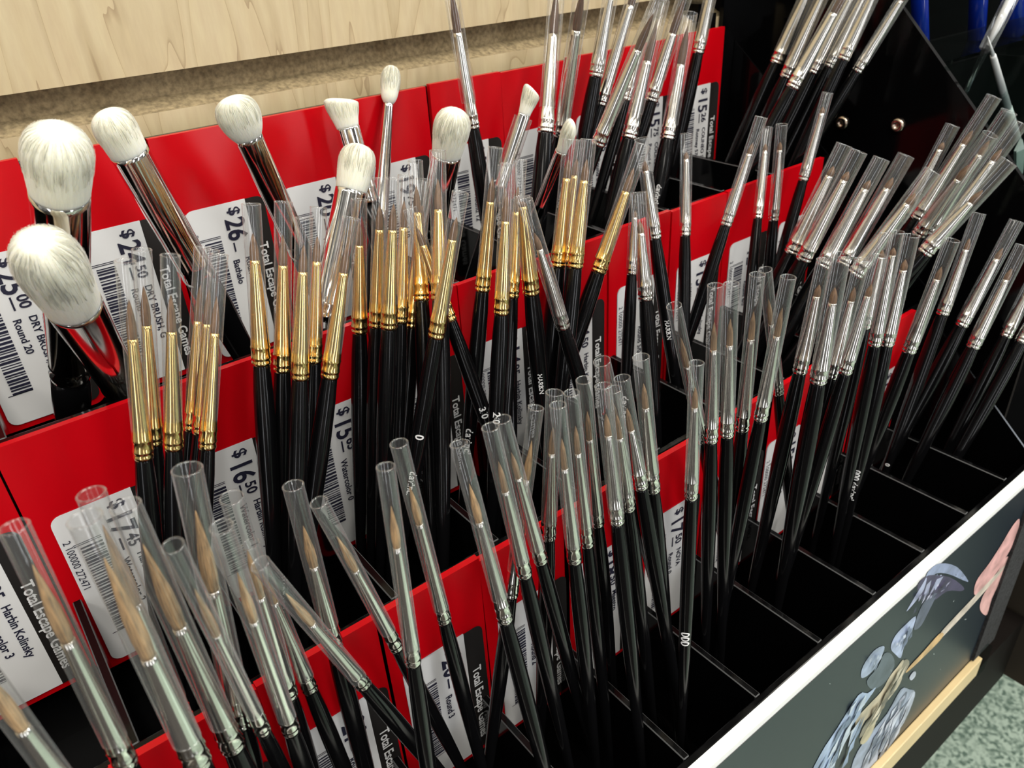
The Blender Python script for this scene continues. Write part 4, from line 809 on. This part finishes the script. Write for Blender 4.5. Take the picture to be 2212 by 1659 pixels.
    hr = [(rt * .86, -.0005), (rt * .93, Hh * .05), (rt * bl * .98, Hh * .2), (rt * bl * .92, Hh * .42), (rt * .68, Hh * .64), (rt * .40, Hh * .82), (rt * .16, Hh * .95), (rt * .03, Hh)]
    V, F = lathe_vf([(r, zz + zf) for r, zz in hr], 18)
    tw = rnd.uniform(-.12, .12)
    V = [(x + (max(0, zz - zf) / Hh) ** 2 * rt * tw, y + (max(0, zz - zf) / Hh) ** 2 * rt * tw, zz) for x, y, zz in V]
    link('bristles', V, F, M[P[3]], root, True)
    # clear cap: a thin open tube with a rolled rim
    zc = Lh + Lu * {'gold': rnd.uniform(.06, .17), 'big': .12, 'hair': rnd.uniform(.04, .15), 'dark': rnd.uniform(.08, .2), 'thin': rnd.uniform(.03, .12)}[kind]
    zt = Lh + Lu
    w_ = .00028
    V, F = lathe_vf([(rc, zc), (rc, zt - .0006), (rc + .0001, zt - .0002), (rc - .0001, zt), (rc - w_, zt), (rc - w_ - .0001, zt - .0004)], 26, False, False)
    lathe_vf([(rc - w_ * 1.2, zc + .0003), (rc - w_ * .3, zc), (rc, zc)], 26, False, False, 1.0, V, F)
    link('clear_cap', V, F, M['cap'], root, True)
    for tx, fr, sz in marks.get(name, []):
        V, F = [], []
        add_text(V, F, tx, 0, 0, sz * U * 1.25, 1, True)
        zz = Lh * fr; i = 0
        for (r0, za), (r1, zb) in zip(hp, hp[1:]):
            if za <= zz <= zb: rr = r0 + (r1 - r0) * (zz - za) / (zb - za)
        h2 = sz * U * .42
        Q = []
        for x, y, _ in V:        # letters run down the handle and wrap round it
            zl = zz - x; ra = rr
            for (r0, za), (r1, zb) in zip(hp, hp[1:]):
                if za <= zl <= zb: ra = r0 + (r1 - r0) * (zl - za) / (zb - za)
            a = (y - h2) / ra; Q.append(((ra + .00006) * math.cos(a), (ra + .00006) * math.sin(a), zl))
        link('handle_lettering', Q, F, M['white_ink'], hd)
    return root
for b in B: brush(*b)

# ---------------------------------------------------------------- the neighbouring rack, hung higher on the wall
NO = W(4.55, 2.0, -1.9)
nr = empty('wall_rack', NO, 'tall black acrylic rack at upper right with screws in its side', 'display rack')
XN = 4.5
pr = [(3.40, 1.2), (3.40, -3.30), (1.35, -3.30), (1.35, -1.54), (1.593, -1.309), (2.395, -0.544), (3.40, 0.41)]
def slab(name, x0, x1, pr, m):
    V = [W(xx, y, z) - NO for xx in (x0, x1) for y, z in pr]; n = len(pr)
    F = [(i, (i + 1) % n, n + (i + 1) % n, n + i) for i in range(n)] + [tuple(reversed(range(n))), tuple(range(n, 2 * n))]
    return link(name, V, F, m, nr)
slab('side_panel', XN, XN + 0.03, pr, M['black'])
slab('back_plate', 4.24, 9.0, [(3.395, 1.2), (3.395, -3.0), (3.425, -3.0), (3.425, 1.2)], M['black'])
for y0, zt_, zb in ((2.24, -0.69, -2.2), (1.70, -1.22, -2.6), (2.85, -0.10, -1.7)):
    ubox('clear_wall', (XN + 0.03, 9.0, y0, y0 + 0.03, zb, zt_), M['acrylic'], nr, NO, 0.0004)
ubox('clear_lip', (XN + 0.03, 5.05, 2.10, 2.12, -1.05, -0.79), M['acrylic'], nr, NO, 0.0004)
for x in (4.98, 5.5, 6.1): ubox('clear_divider', (x, x + 0.02, 1.73, 2.24, -2.2, -0.80), M['acrylic'], nr, NO)
ubox('rack_shelf', (XN + 0.03, 9.0, 2.27, 3.39, -0.87, -0.83), M['black'], nr, NO)
ubox('rack_shelf', (XN + 0.03, 9.0, 1.35, 2.24, -1.54, -1.50), M['black'], nr, NO)
ubox('rack_floor', (XN + 0.03, 9.0, 1.35, 3.39, -3.30, -3.2), M['black'], nr, NO)
for p in ((4.5, 2.652, -1.165), (4.5, 2.31, -1.13)):
    V, F = lathe_vf([(.0042, 0), (.0045, .0006), (.0040, .0018), (.0022, .0026), (.0018, .0012), (.0001, .0012)], 20, False, False)
    s = link('screw_head', V, F, M['screw'], nr, True); s.location = W(*p) - NO; s.rotation_euler = (0, -math.pi / 2, 0)
# things standing in the neighbouring rack
def stick(name, parts, p0, p1, label, cat, group=None):
    a, b_ = W(*p0), W(*p1); d = (b_ - a).normalized()
    root = empty(name, a, label, cat, group); root.rotation_euler = d.to_track_quat('Z', 'Y').to_euler()
    for nm, prof, m in parts: lathe(nm, prof, M[m], root, 24)
    return root
for i, (p0, p1, r) in enumerate((((4.98, 2.5, -.825), (4.78, 2.5, -.40), .0050), ((5.648, 2.5, -.825), (5.50, 2.5, -.44), .0058), ((5.90, 2.4, -.825), (5.74, 2.4, -.40), .0085))):
    L = (W(*p1) - W(*p0)).length
    parts = [('barrel', [(r * .9, 0), (r, .001), (r, L), (r * .8, L + .002)], 'blue'), ('collar', [(r * 1.02, L * .9), (r * 1.05, L * .92), (r * 1.02, L * 1.0)], 'chrome')]
    lab = ['blue plastic tool barrel nearest the black side panel', 'blue plastic tool barrel in the middle of the clear rack cells', 'widest blue tool barrel at the top right corner'][i]
    stick('hobby_tool', parts, (p0[0], p0[1], p0[2]), p1, lab, 'tool', 'blue tools in the upper right rack')
L = (W(5.36, 2.2, -.45) - W(5.122, 2.2, -.796)).length
stick('paint_brush', [('handle', [(.0008, -.088), (.0022, -.04), (.0026, -.002)], 'handle'), ('clear_cap', [(.0042, 0), (.0044, L)], 'cap'), ('bristles', [(.0012, .002), (.0024, L * .3), (.0030, L)], 'white_plastic')], (5.122, 2.2, -.796), (5.36, 2.2, -.45), 'pale capped brush leaning over the clear rack at top right', 'brush')
d0, d1 = W(4.64, 2.0, -.66), W(5.107, 2.0, -1.095); L = (d1 - d0).length
stick('silver_stylus', [('point', [(.0001, 0), (.0012, L * .25)], 'white_plastic'), ('shaft', [(.0015, L * .25), (.0017, L * .27), (.0025, L)], 'white_plastic'), ('grip', [(.0026, L), (.0030, L * 1.15), (.0030, L * 1.88)], 'white_plastic')], (4.64, 2.0, -.66), (5.107, 2.0, -1.095), 'silver pointed stylus standing in the clear rack at the right edge', 'tool')
pl = link('plastic_blade', [tuple(W(x, y, z) - W(5.1, 1.85, -1.4)) for y in (1.85, 1.865) for x, z in ((5.04, -1.24), (5.00, -1.30), (5.06, -1.40), (5.16, -1.498), (5.18, -1.46), (5.12, -1.32))],
          [(5, 4, 3, 2, 1, 0), (6, 7, 8, 9, 10, 11)] + [(i, (i + 1) % 6, 6 + (i + 1) % 6, 6 + i) for i in range(6)], M['white_plastic'], loc=W(5.1, 1.85, -1.4))
tag(pl, 'white leaf-shaped plastic blade behind the capped brushes at right edge', 'blade')
